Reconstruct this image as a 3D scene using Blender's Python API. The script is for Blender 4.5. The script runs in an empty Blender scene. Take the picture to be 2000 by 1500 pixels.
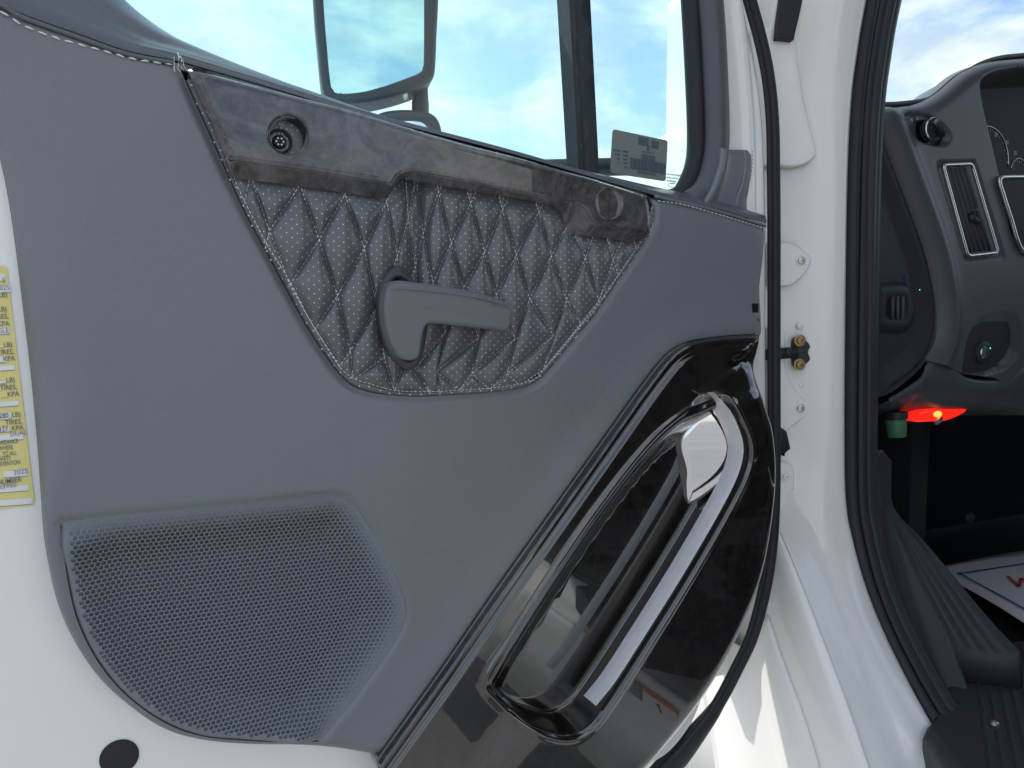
import bpy, bmesh, math, random
import numpy as np
from mathutils import Vector, Matrix
from mathutils.geometry import delaunay_2d_cdt
from mathutils.bvhtree import BVHTree

random.seed(7)
rng = np.random.default_rng(7)
R = math.radians
scene = bpy.context.scene
col = scene.collection

# ------------------------------------------------------------------ camera
F_PX = 1560.0                       # focal length in photo pixels (photo 2000 x 1500)
EYE = Vector((0.0, 0.0, 1.60))
YAW = R(63.8)                       # angle of the view axis from world +X (the door runs along X)
PITCH = R(-4.8)
FWD = Vector((math.cos(YAW) * math.cos(PITCH), math.sin(YAW) * math.cos(PITCH), math.sin(PITCH)))
RIGHT = Vector((math.sin(YAW), -math.cos(YAW), 0.0))
UP = RIGHT.cross(FWD)
cam_data = bpy.data.cameras.new('camera')
cam = bpy.data.objects.new('camera', cam_data)
col.objects.link(cam)
cam.matrix_world = Matrix.Translation(EYE) @ Matrix((RIGHT, UP, -FWD)).transposed().to_4x4()
cam_data.sensor_width = 36.0
cam_data.lens = F_PX / 2000.0 * 36.0
cam_data.clip_start = 0.02
cam_data.clip_end = 3000.0
scene.camera = cam

# ------------------------------------------------------------------ sky and sun
SUN_EL, SUN_AZ = 52.0, -30.0        # azimuth measured from +Y, positive towards +X
world = bpy.data.worlds.new('World')
scene.world = world
world.use_nodes = True
wn = world.node_tree
wn.nodes.clear()
def _n(tree, t, **kw):
    n = tree.nodes.new(t)
    for k, v in kw.items():
        setattr(n, k, v)
    return n
wout = _n(wn, 'ShaderNodeOutputWorld')
wbg = _n(wn, 'ShaderNodeBackground')
wbg.inputs['Strength'].default_value = 0.15
sky = _n(wn, 'ShaderNodeTexSky', sky_type='NISHITA')
sky.sun_disc = False
sky.sun_elevation = R(SUN_EL)
sky.sun_rotation = R(SUN_AZ)
sky.altitude = 200
sky.air_density = 1.0
sky.dust_density = 1.6
sky.ozone_density = 0.9
tc = _n(wn, 'ShaderNodeTexCoord')
sep = _n(wn, 'ShaderNodeSeparateXYZ')
wn.links.new(tc.outputs['Generated'], sep.inputs[0])
addz = _n(wn, 'ShaderNodeMath', operation='ADD'); addz.inputs[1].default_value = 0.22
wn.links.new(sep.outputs['Z'], addz.inputs[0])
mz = _n(wn, 'ShaderNodeMath', operation='MAXIMUM'); mz.inputs[1].default_value = 0.05
wn.links.new(addz.outputs[0], mz.inputs[0])
dx = _n(wn, 'ShaderNodeMath', operation='DIVIDE'); dy = _n(wn, 'ShaderNodeMath', operation='DIVIDE')
wn.links.new(sep.outputs['X'], dx.inputs[0]); wn.links.new(mz.outputs[0], dx.inputs[1])
wn.links.new(sep.outputs['Y'], dy.inputs[0]); wn.links.new(mz.outputs[0], dy.inputs[1])
comb = _n(wn, 'ShaderNodeCombineXYZ')
wn.links.new(dx.outputs[0], comb.inputs[0]); wn.links.new(dy.outputs[0], comb.inputs[1])
cn = _n(wn, 'ShaderNodeTexNoise'); cn.inputs['Scale'].default_value = 2.8
cn.inputs['Detail'].default_value = 9; cn.inputs['Roughness'].default_value = 0.6; cn.inputs['Distortion'].default_value = 0.4
mp = _n(wn, 'ShaderNodeMapping'); mp.inputs['Location'].default_value = (5.3, 2.9, 0.4)
wn.links.new(comb.outputs[0], mp.inputs[0]); wn.links.new(mp.outputs[0], cn.inputs['Vector'])
cr = _n(wn, 'ShaderNodeValToRGB')
cr.color_ramp.elements[0].position = 0.40; cr.color_ramp.elements[0].color = (0, 0, 0, 1)
cr.color_ramp.elements[1].position = 0.62; cr.color_ramp.elements[1].color = (1, 1, 1, 1)
wn.links.new(cn.outputs['Fac'], cr.inputs[0])
cmul = _n(wn, 'ShaderNodeMath', operation='MULTIPLY'); cmul.inputs[1].default_value = 0.9
wn.links.new(cr.outputs[0], cmul.inputs[0])
mix = _n(wn, 'ShaderNodeMix', data_type='RGBA')
wn.links.new(cmul.outputs[0], mix.inputs['Factor'])
wn.links.new(sky.outputs[0], mix.inputs[6])
cn2 = _n(wn, 'ShaderNodeTexNoise'); cn2.inputs['Scale'].default_value = 5.5; cn2.inputs['Detail'].default_value = 6
wn.links.new(mp.outputs[0], cn2.inputs['Vector'])
cr2 = _n(wn, 'ShaderNodeValToRGB')
cr2.color_ramp.elements[0].position = 0.36; cr2.color_ramp.elements[0].color = (3.5, 3.75, 3.95, 1)
cr2.color_ramp.elements[1].position = 0.62; cr2.color_ramp.elements[1].color = (5.5, 5.6, 5.55, 1)
wn.links.new(cn2.outputs['Fac'], cr2.inputs[0]); wn.links.new(cr2.outputs[0], mix.inputs[7])
wn.links.new(mix.outputs[2], wbg.inputs['Color'])
wn.links.new(wbg.outputs[0], wout.inputs['Surface'])

sun_data = bpy.data.lights.new('sun', 'SUN')
sun_data.energy = 3.2
sun_data.angle = R(0.6)
sun_data.color = (1.0, 0.955, 0.88)
sun = bpy.data.objects.new('sun', sun_data)
col.objects.link(sun)
_az, _el = R(SUN_AZ), R(SUN_EL)
SUN_DIR = Vector((math.sin(_az) * math.cos(_el), math.cos(_az) * math.cos(_el), math.sin(_el)))
sun.rotation_euler = SUN_DIR.to_track_quat('Z', 'Y').to_euler()
sun.location = (0, 3, 6)

vs = scene.view_settings
vs.view_transform = 'Standard'
vs.look = 'None'
vs.exposure = 0.7
vs.gamma = 1.0
vs.use_curve_mapping = False
scene.render.engine = 'CYCLES'
scene.cycles.max_bounces = 10
scene.cycles.transparent_max_bounces = 12
scene.cycles.use_denoising = True

# ------------------------------------------------------------------ photo pixel -> point on a plane
def ray(px, py):
    return FWD + RIGHT * ((px - 1000.0) / F_PX) + UP * ((750.0 - py) / F_PX)
def W(px, py, Y=0.85):
    d = ray(px, py); return EYE + d * (Y / d.y)
def WX(px, py, X):
    d = ray(px, py); return EYE + d * (X / d.x)
def WZ(px, py, Z):
    d = ray(px, py); return EYE + d * ((Z - EYE.z) / d.z)
def WP(px, py, p, n):
    d = ray(px, py); return EYE + d * ((p - EYE).dot(n) / d.dot(n))

# ------------------------------------------------------------------ materials
MATS = {}
def mat(name, color=(0.5, 0.5, 0.5), rough=0.5, metal=0.0, spec=0.5, coat=0.0, coat_rough=0.03,
        bump=None, var=None, emit=None, sheen=0.0):
    """bump = (scale, strength, distance); var = (scale, amount, detail): colour variation of the stuff itself"""
    m = bpy.data.materials.new(name); m.use_nodes = True
    t = m.node_tree; b = t.nodes['Principled BSDF']
    b.inputs['Base Color'].default_value = (*color, 1)
    b.inputs['Roughness'].default_value = rough
    b.inputs['Metallic'].default_value = metal
    b.inputs['Specular IOR Level'].default_value = spec
    b.inputs['Coat Weight'].default_value = coat
    b.inputs['Coat Roughness'].default_value = coat_rough
    b.inputs['Sheen Weight'].default_value = sheen
    tcn = t.nodes.new('ShaderNodeTexCoord')
    if var:
        n = t.nodes.new('ShaderNodeTexNoise')
        n.inputs['Scale'].default_value = var[0]; n.inputs['Detail'].default_value = var[2] if len(var) > 2 else 4
        t.links.new(tcn.outputs['Object'], n.inputs['Vector'])
        mx = t.nodes.new('ShaderNodeMix'); mx.data_type = 'RGBA'
        mx.inputs[6].default_value = (*[c * (1 - var[1]) for c in color], 1)
        mx.inputs[7].default_value = (*[min(1, c * (1 + var[1])) for c in color], 1)
        t.links.new(n.outputs['Fac'], mx.inputs['Factor'])
        t.links.new(mx.outputs[2], b.inputs['Base Color'])
        rr = t.nodes.new('ShaderNodeMapRange')
        rr.inputs['To Min'].default_value = max(0.02, rough - 0.06); rr.inputs['To Max'].default_value = rough + 0.06
        t.links.new(n.outputs['Fac'], rr.inputs['Value']); t.links.new(rr.outputs[0], b.inputs['Roughness'])
    if bump:
        v = t.nodes.new('ShaderNodeTexVoronoi'); v.inputs['Scale'].default_value = bump[0]
        v.feature = 'SMOOTH_F1'
        t.links.new(tcn.outputs['Object'], v.inputs['Vector'])
        bp = t.nodes.new('ShaderNodeBump'); bp.inputs['Strength'].default_value = bump[1]; bp.inputs['Distance'].default_value = bump[2]
        t.links.new(v.outputs['Distance'], bp.inputs['Height'])
        t.links.new(bp.outputs[0], b.inputs['Normal'])
    if emit:
        b.inputs['Emission Color'].default_value = (*emit[0], 1)
        b.inputs['Emission Strength'].default_value = emit[1]
    MATS[name] = m
    return m

mat('vinyl', (0.145, 0.157, 0.172), 0.37, spec=0.85, bump=(800, 0.35, 0.0007), var=(7, 0.10, 8))
mat('vinyl_gloss', (0.10, 0.115, 0.13), 0.3, spec=0.5, bump=(700, 0.25, 0.0006), var=(14, 0.1, 5))
mat('quilt_leather', (0.105, 0.112, 0.121), 0.32, spec=0.75, bump=(1100, 0.15, 0.0004), var=(40, 0.12, 4))
mat('grille_plastic', (0.175, 0.195, 0.212), 0.5, spec=0.35, var=(15, 0.05, 4))
mat('cavity', (0.012, 0.013, 0.015), 0.8, spec=0.1)
mat('handle_plastic', (0.15, 0.16, 0.168), 0.5, spec=0.4, bump=(1500, 0.12, 0.0003), var=(30, 0.06, 4))
mat('white_paint', (0.86, 0.855, 0.82), 0.3, spec=0.5, coat=0.8, coat_rough=0.05, var=(5, 0.02, 3))
mat('rubber', (0.022, 0.024, 0.03), 0.55, spec=0.35, var=(30, 0.2, 4))
mat('black_plastic', (0.03, 0.034, 0.042), 0.5, spec=0.4, bump=(900, 0.15, 0.0005), var=(20, 0.12, 4))
mat('dash_plastic', (0.085, 0.094, 0.105), 0.42, spec=0.45, bump=(520, 0.22, 0.0006), var=(12, 0.08, 4))
mat('gloss_black', (0.008, 0.008, 0.009), 0.22, spec=0.25)
mat('dot_white', (0.80, 0.80, 0.77), 0.45, spec=0.5)
mat('bezel_plastic', (0.055, 0.062, 0.07), 0.45, spec=0.4, var=(30, 0.06, 4))
mat('cluster_black', (0.006, 0.006, 0.009), 0.4, spec=0.12)
mat('thread', (0.76, 0.76, 0.73), 0.5, spec=0.5, sheen=0.3)
mat('chrome', (0.78, 0.78, 0.80), 0.06, metal=1.0)
mat('satin_metal', (0.62, 0.62, 0.63), 0.28, metal=1.0, var=(60, 0.1, 3))
mat('lip_sky_sheen', (0.86, 0.85, 0.88), 0.25, metal=0.35, var=(60, 0.10, 6))  # pale base colour stands in for sky reflected in the glossy burl lip
mat('zinc', (0.55, 0.56, 0.55), 0.35, metal=1.0, var=(120, 0.15, 3))
mat('brass', (0.33, 0.24, 0.11), 0.4, metal=0.8, var=(120, 0.15, 3))
mat('mirror_glass', (0.80, 0.83, 0.84), 0.015, metal=1.0)
mat('paper', (0.80, 0.79, 0.80), 0.6, spec=0.3, var=(25, 0.03, 3))
mat('yellow_label', (0.80, 0.70, 0.27), 0.4, spec=0.4, var=(25, 0.04, 3))
mat('label_white', (0.82, 0.81, 0.78), 0.4, spec=0.4)
mat('ink', (0.16, 0.16, 0.19), 0.5, spec=0.3)
mat('ink_violet', (0.30, 0.29, 0.46), 0.5, spec=0.3)
mat('ink_blue', (0.03, 0.07, 0.22), 0.5, spec=0.3)
mat('ink_red', (0.55, 0.03, 0.04), 0.5, spec=0.3)
mat('ink_orange', (0.75, 0.17, 0.04), 0.5, spec=0.3)
mat('ink_black', (0.02, 0.02, 0.02), 0.5, spec=0.3)
mat('dial_white', (0.7, 0.72, 0.72), 0.5, spec=0.3)
mat('card_back', (0.20, 0.225, 0.215), 0.6, spec=0.3, var=(60, 0.05, 3))
mat('card_print', (0.085, 0.115, 0.14), 0.6, spec=0.3, var=(90, 0.12, 3))
mat('green_plastic', (0.09, 0.24, 0.12), 0.45, spec=0.4, var=(40, 0.12, 3))
mat('red_lens', (0.6, 0.02, 0.01), 0.2, spec=0.5, emit=((1.0, 0.014, 0.006), 0.75))
mat('lamp_core', (0.9, 0.3, 0.1), 0.3, emit=((1.0, 0.20, 0.04), 2.2))
mat('green_led', (0.02, 0.4, 0.3), 0.3, emit=((0.05, 0.8, 0.5), 1.0))
mat('carpet', (0.018, 0.022, 0.028), 0.95, spec=0.1, bump=(300, 0.6, 0.003), var=(60, 0.3, 4))
mat('headliner', (0.10, 0.10, 0.11), 0.9, spec=0.1, var=(20, 0.1, 3))

def burl(name, dark, light, scale, coat=1.0, rough=0.22, ior=1.55):
    m = bpy.data.materials.new(name); m.use_nodes = True
    t = m.node_tree; b = t.nodes['Principled BSDF']
    tcn = t.nodes.new('ShaderNodeTexCoord')
    n1 = t.nodes.new('ShaderNodeTexNoise'); n1.inputs['Scale'].default_value = scale
    n1.inputs['Detail'].default_value = 5; n1.inputs['Distortion'].default_value = 2.6; n1.inputs['Roughness'].default_value = 0.55
    n2 = t.nodes.new('ShaderNodeTexNoise'); n2.inputs['Scale'].default_value = scale * 5
    n2.inputs['Detail'].default_value = 8; n2.inputs['Distortion'].default_value = 1.2; n2.inputs['Roughness'].default_value = 0.7
    vo = t.nodes.new('ShaderNodeTexVoronoi'); vo.inputs['Scale'].default_value = scale * 1.1
    t.links.new(tcn.outputs['Object'], n1.inputs['Vector'])
    t.links.new(tcn.outputs['Object'], n2.inputs['Vector'])
    mxv = t.nodes.new('ShaderNodeMix'); mxv.data_type = 'VECTOR'
    mxv.inputs['Factor'].default_value = 0.25
    t.links.new(tcn.outputs['Object'], mxv.inputs[4]); t.links.new(n1.outputs['Color'], mxv.inputs[5])
    t.links.new(mxv.outputs[1], vo.inputs['Vector'])
    w1 = t.nodes.new('ShaderNodeMath'); w1.operation = 'MULTIPLY'; w1.inputs[1].default_value = 0.55
    t.links.new(n1.outputs['Fac'], w1.inputs[0])
    a = t.nodes.new('ShaderNodeMath'); a.operation = 'MULTIPLY_ADD'; a.inputs[1].default_value = 0.62
    t.links.new(n2.outputs['Fac'], a.inputs[0]); t.links.new(w1.outputs[0], a.inputs[2])
    a2 = t.nodes.new('ShaderNodeMath'); a2.operation = 'MULTIPLY_ADD'; a2.inputs[1].default_value = 0.28
    t.links.new(vo.outputs['Distance'], a2.inputs[0]); t.links.new(a.outputs[0], a2.inputs[2])
    r = t.nodes.new('ShaderNodeValToRGB')
    r.color_ramp.elements[0].position = 0.52; r.color_ramp.elements[0].color = (*dark, 1)
    r.color_ramp.elements[1].position = 0.92; r.color_ramp.elements[1].color = (*light, 1)
    e = r.color_ramp.elements.new(0.70); e.color = (*[(x + y) / 2.4 for x, y in zip(dark, light)], 1)
    t.links.new(a2.outputs[0], r.inputs[0])
    t.links.new(r.outputs[0], b.inputs['Base Color'])
    b.inputs['Roughness'].default_value = rough
    b.inputs['Specular IOR Level'].default_value = 0.25
    b.inputs['Coat Weight'].default_value = coat
    b.inputs['Coat IOR'].default_value = ior
    b.inputs['Coat Roughness'].default_value = 0.012
    MATS[name] = m
burl('burl_upper', (0.018, 0.017, 0.019), (0.125, 0.117, 0.119), 13, rough=0.26)
burl('burl_lower', (0.0025, 0.0025, 0.003), (0.020, 0.0165, 0.0135), 16, rough=0.2, ior=1.9)

def glass_mat(name, tint, refl):
    m = bpy.data.materials.new(name); m.use_nodes = True
    t = m.node_tree; t.nodes.clear()
    o = t.nodes.new('ShaderNodeOutputMaterial')
    tr = t.nodes.new('ShaderNodeBsdfTransparent'); tr.inputs[0].default_value = (*tint, 1)
    gl = t.nodes.new('ShaderNodeBsdfGlossy'); gl.inputs['Roughness'].default_value = 0.01
    gl.inputs[0].default_value = (1, 1, 1, 1)
    fr = t.nodes.new('ShaderNodeFresnel'); fr.inputs[0].default_value = 1.5
    mm = t.nodes.new('ShaderNodeMath'); mm.operation = 'MULTIPLY'; mm.inputs[1].default_value = refl
    mx = t.nodes.new('ShaderNodeMixShader')
    t.links.new(fr.outputs[0], mm.inputs[0]); t.links.new(mm.outputs[0], mx.inputs[0])
    t.links.new(tr.outputs[0], mx.inputs[1]); t.links.new(gl.outputs[0], mx.inputs[2])
    t.links.new(mx.outputs[0], o.inputs[0])
    MATS[name] = m
glass_mat('window_glass', (0.72, 0.95, 0.94), 0.8)
glass_mat('windshield_glass', (0.90, 0.97, 0.96), 0.8)

# ------------------------------------------------------------------ object helpers
def empty(name, loc, label, cat, group=None):
    o = bpy.data.objects.new(name, None)
    o.location = loc; o.empty_display_size = 0.05
    col.objects.link(o)
    o['label'] = label; o['category'] = cat; o['kind'] = 'thing'
    if group: o['group'] = group
    return o
def link(name, me, m, parent=None, label=None, kind=None, loc=None, rot=None):
    o = bpy.data.objects.new(name, me)
    if m and not me.materials:
        me.materials.append(MATS[m])
    col.objects.link(o)
    if loc is not None: o.location = loc
    if rot is not None: o.rotation_euler = rot
    if parent is not None:
        o.parent = parent
        if parent.type == 'EMPTY':
            o.matrix_parent_inverse = Matrix.Translation(-Vector(parent.location))
        else:
            o.matrix_parent_inverse = Matrix.Translation(-Vector(parent.location)) if parent.rotation_euler[:] == (0, 0, 0) else parent.matrix_basis.inverted()
    if label: o['label'] = label
    if kind: o['kind'] = kind
    return o
def mesh_from(name, verts, faces, smooth=True, normals=None):
    me = bpy.data.meshes.new(name)
    me.from_pydata([tuple(v) for v in verts], [], [tuple(f) for f in faces])
    if smooth:
        me.polygons.foreach_set('use_smooth', [True] * len(me.polygons))
    me.update()
    if normals is not None:
        me.normals_split_custom_set_from_vertices([tuple(n) for n in normals])
    return me
def mesh_bm(name, bm, smooth=False, sharp=35):
    me = bpy.data.meshes.new(name)
    bmesh.ops.recalc_face_normals(bm, faces=bm.faces)
    if smooth:
        for f in bm.faces: f.smooth = True
        for e in bm.edges:
            if len(e.link_faces) == 2 and e.calc_face_angle(0) > R(sharp):
                e.smooth = False
    bm.to_mesh(me); bm.free()
    return me

def crs(pts, step=8.0, closed=False):
    """Catmull-Rom through px points; a third element marks a corner."""
    P = [np.array(p[:2], float) for p in pts]; C = [len(p) > 2 for p in pts]
    n = len(P); out = []
    rngk = range(n if closed else n - 1)
    for k in rngk:
        a, b = P[k], P[(k + 1) % n]
        if closed:
            p0 = P[k - 1]; p3 = P[(k + 2) % n]
        else:
            p0 = P[k - 1] if k > 0 else 2 * a - b
            p3 = P[k + 2] if k + 2 < n else 2 * b - a
        if C[k]: p0 = 2 * a - b
        if C[(k + 1) % n]: p3 = 2 * b - a
        L = np.linalg.norm(b - a); m = max(1, int(round(L / step)))
        # centripetal-ish: scale tangents to the segment length
        t1 = (b - p0); t2 = (p3 - a)
        t1 = t1 / (np.linalg.norm(t1) + 1e-9) * L; t2 = t2 / (np.linalg.norm(t2) + 1e-9) * L
        for i in range(m):
            t = i / m
            h00 = 2*t**3 - 3*t**2 + 1; h10 = t**3 - 2*t**2 + t; h01 = -2*t**3 + 3*t**2; h11 = t**3 - t**2
            out.append(h00 * a + h10 * t1 + h01 * b + h11 * t2)
    if not closed: out.append(P[-1])
    return np.array(out)

def xz(pts, Y):
    return np.array([(lambda w: (w.x, w.z))(W(p[0], p[1], Y)) for p in pts])

def seg_dist(P, poly, closed=True, ret_t=False):
    A = poly; B = np.roll(poly, -1, axis=0)
    if not closed: A, B = A[:-1], B[:-1]
    out = np.full(len(P), 1e9); tt = np.zeros(len(P))
    AB = B - A; L2 = (AB ** 2).sum(1) + 1e-18
    cum = np.concatenate([[0], np.cumsum(np.sqrt(L2))])
    for k in range(0, len(P), 4000):
        Q = P[k:k + 4000]
        t = ((Q[:, None, :] - A[None]) * AB[None]).sum(2) / L2[None]
        t = np.clip(t, 0, 1)
        D = np.linalg.norm(Q[:, None, :] - (A[None] + t[..., None] * AB[None]), axis=2)
        j = D.argmin(1)
        out[k:k + 4000] = D[np.arange(len(Q)), j]
        tt[k:k + 4000] = cum[j] + t[np.arange(len(Q)), j] * np.sqrt(L2[j])
    return (out, tt) if ret_t else out
def inside(P, poly):
    x, y = P[:, 0], P[:, 1]; r = np.zeros(len(P), bool)
    n = len(poly); j = n - 1
    for i in range(n):
        xi, yi = poly[i]; xj, yj = poly[j]
        c = ((yi > y) != (yj > y)) & (x < (xj - xi) * (y - yi) / (yj - yi + 1e-18) + xi)
        r ^= c; j = i
    return r
def sdist(P, poly):
    d = seg_dist(P, poly); return np.where(inside(P, poly), d, -d)
def sst(a, b, x):
    t = np.clip((x - a) / (b - a), 0, 1); return t * t * (3 - 2 * t)

def frame_y(Y0):
    """u,v,h -> world for a plane facing -Y at Y0"""
    return lambda P, h: np.column_stack([P[:, 0], Y0 - h, P[:, 1]])

def sheet(name, outline, hf, m, parent=None, Y0=0.85, spacing=0.012, rings=(), feat=(), holes=(), skirt=0.02,
          to3=None, label=None, kind=None, sym=1.0, hole_skirt=None, back=False):
    """A height-field sheet over an outline in plane coordinates, with analytic normals and a skirt for thickness."""
    to3 = to3 or frame_y(Y0)
    outline = np.asarray(outline)
    loops = [outline] + [np.asarray(h) for h in holes]
    pts = []; edges = []
    for lp in loops:
        b = len(pts); n = len(lp)
        pts += [tuple(p) for p in lp]
        edges += [(b + i, b + (i + 1) % n) for i in range(n)]
    nb = len(pts)
    cand = []
    for lp in loops:
        tang = np.roll(lp, -1, 0) - np.roll(lp, 1, 0)
        nrm = np.column_stack([-tang[:, 1], tang[:, 0]]); nrm /= np.linalg.norm(nrm, axis=1)[:, None] + 1e-12
        for r in rings:
            for s in (-1, 1):
                q = lp + nrm * r * s
                ok = (np.min([seg_dist(q, l2) for l2 in loops], axis=0) > r * 0.93)
                cand.append(q[ok])
    for poly, offs, closed in feat:        # extra points along features (ridges, rims)
        tang = np.gradient(poly, axis=0)
        nrm = np.column_stack([-tang[:, 1], tang[:, 0]]); nrm /= np.linalg.norm(nrm, axis=1)[:, None] + 1e-12
        for o in offs:
            cand.append(poly + nrm * o)
    lo, hi = outline.min(0), outline.max(0)
    gx, gy = np.meshgrid(np.arange(lo[0], hi[0], spacing), np.arange(lo[1], hi[1], spacing * 0.9))
    g = np.column_stack([gx.ravel(), gy.ravel()]); g[:, 0] += (np.round((g[:, 1] - lo[1]) / (spacing * .9)) % 2) * spacing * .5
    band = np.zeros(len(g), bool)
    if rings:
        for lp in loops: band |= seg_dist(g, lp) < max(rings) + spacing * 0.35
    for poly, offs, closed in feat:
        band |= seg_dist(g, poly, closed) < max(abs(o) for o in offs) + spacing * 0.35
    cand.append(g[~band])
    cand = np.vstack(cand)
    ok = inside(cand, outline)
    for h in loops[1:]: ok &= ~inside(cand, h)
    cand = cand[ok]
    dmin = np.min([seg_dist(cand, l2) for l2 in loops], axis=0)
    cand = cand[dmin > 0.0006]
    # thin out points that crowd each other
    key = {}
    cell = 0.0007
    keep = []
    for i, p in enumerate(cand):
        k = (int(p[0] // cell), int(p[1] // cell))
        if k in key: continue
        key[k] = 1; keep.append(i)
    cand = cand[keep]
    allp = np.vstack([np.array(pts), cand])
    r = delaunay_2d_cdt([Vector(p) for p in allp], edges, [], 0, 1e-7)
    vv = np.array([tuple(v) for v in r[0]]); tris = [t for t in r[2]]
    cen = np.array([vv[list(t)].mean(0) for t in tris])
    ok = inside(cen, outline)
    for h in loops[1:]: ok &= ~inside(cen, h)
    tris = [t for t, o in zip(tris, ok) if o]
    h = hf(vv)
    e = 0.0004
    hx = (hf(vv + [e, 0]) - hf(vv - [e, 0])) / (2 * e)
    hz = (hf(vv + [0, e]) - hf(vv - [0, e])) / (2 * e)
    V = to3(vv, h)
    if len(vv) >= 3:
        o0 = to3(np.zeros((1, 2)), np.zeros(1))[0]
        eu = to3(np.array([[1., 0]]), np.zeros(1))[0] - o0
        ev = to3(np.array([[0., 1]]), np.zeros(1))[0] - o0
        eh = to3(np.zeros((1, 2)), np.ones(1))[0] - o0
    N = eh[None] - hx[:, None] * eu[None] - hz[:, None] * ev[None]
    N /= np.linalg.norm(N, axis=1)[:, None]
    flip = np.dot(np.cross(eu, ev), eh) < 0
    verts = list(V); normals = list(N)
    faces = [tuple(reversed(t)) if flip else tuple(t) for t in tris]
    for li, lp in enumerate(loops):
        sk = skirt if li == 0 else (hole_skirt if hole_skirt is not None else skirt)
        if not sk: continue
        n = len(lp)
        hh = hf(lp)
        top = to3(lp, hh); bot = to3(lp, hh - sk)
        tang = np.roll(lp, -1, 0) - np.roll(lp, 1, 0)
        area = 0.5 * np.sum(lp[:, 0] * np.roll(lp[:, 1], -1) - np.roll(lp[:, 0], -1) * lp[:, 1])
        nn = np.column_stack([tang[:, 1], -tang[:, 0]]) * (1 if area > 0 else -1)
        if li > 0: nn = -nn
        nn /= np.linalg.norm(nn, axis=1)[:, None] + 1e-12
        n3 = nn[:, :1] * eu[None] + nn[:, 1:] * ev[None]
        b = len(verts)
        verts += list(top) + list(bot); normals += list(n3) * 2
        for i in range(n):
            j = (i + 1) % n
            q = (b + i, b + j, b + n + j, b + n + i)
            fn = np.cross(top[j] - top[i], bot[j] - top[i])
            faces.append(q if np.dot(fn, n3[i]) > 0 else tuple(reversed(q)))
        if back and li == 0:
            b2 = len(verts)
            verts += list(bot); normals += [(-eh)] * n
            rr = delaunay_2d_cdt([Vector(p) for p in lp], [(i, (i + 1) % n) for i in range(n)], [], 1, 1e-7)
            if len(rr[0]) == n:
                for t in rr[2]:
                    t = tuple(b2 + i for i in t)
                    faces.append(t if flip else tuple(reversed(t)))
    me = mesh_from(name, verts, faces, True, normals)
    return link(name, me, m, parent, label, kind)

def tube(name, path, rad, m, parent=None, n=10, rx=None, closed=False, label=None, kind=None, up=Vector((0, 0, 1)), cap=True, ups=None):
    """sweep an ellipse (rad along the side axis, rx along 'up') along 3D points"""
    path = [Vector(p) for p in path]; K = len(path)
    rads = rad if hasattr(rad, '__len__') else [rad] * K
    rxs = rx if hasattr(rx, '__len__') else [rx if rx else None] * K
    verts = []; faces = []
    for i, p in enumerate(path):
        a = path[i - 1] if (i > 0 or closed) else p
        b = path[(i + 1) % K] if (i < K - 1 or closed) else p
        t = (b - a).normalized()
        u0 = ups[i] if ups else up
        s = t.cross(u0)
        if s.length < 1e-4: s = t.cross(Vector((0, 1, 0)))
        s.normalize(); u = s.cross(t)
        r1 = rads[i]; r2 = rxs[i] if rxs[i] else r1
        for k in range(n):
            an = 2 * math.pi * k / n
            verts.append(p + s * math.cos(an) * r1 + u * math.sin(an) * r2)
    for i in range(K if closed else K - 1):
        for k in range(n):
            a = i * n + k; b = i * n + (k + 1) % n
            c = ((i + 1) % K) * n + (k + 1) % n; d = ((i + 1) % K) * n + k
            faces.append((a, b, c, d))
    if cap and not closed:
        faces.append(tuple(reversed(range(n)))); faces.append(tuple((K - 1) * n + k for k in range(n)))
    me = mesh_from(name, verts, faces)
    return link(name, me, m, parent, label, kind)

def loft(name, rows, m, parent=None, label=None, kind=None, thick=0.0, smooth=True):
    """rows: list of equal-length lists of points; quads between them"""
    K = len(rows[0]); verts = [Vector(p) for r in rows for p in r]; faces = []
    for i in range(len(rows) - 1):
        for k in range(K - 1):
            faces.append((i * K + k, i * K + k + 1, (i + 1) * K + k + 1, (i + 1) * K + k))
    me = mesh_from(name, verts, faces, smooth)
    o = link(name, me, m, parent, label, kind)
    if thick:
        md = o.modifiers.new('thickness', 'SOLIDIFY'); md.thickness = abs(thick); md.offset = -1 if thick > 0 else 1
    return o

def box(name, lo, hi, m, parent=None, bevel=0.0, label=None, kind=None, seg=2):
    bm = bmesh.new()
    bmesh.ops.create_cube(bm, size=1.0)
    for v in bm.verts:
        v.co = Vector([lo[i] + (v.co[i] + 0.5) * (hi[i] - lo[i]) for i in range(3)])
    if bevel:
        bmesh.ops.bevel(bm, geom=bm.edges[:], offset=bevel, segments=seg, affect='EDGES', profile=0.5)
    return link(name, mesh_bm(name, bm, bool(bevel)), m, parent, label, kind)

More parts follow.
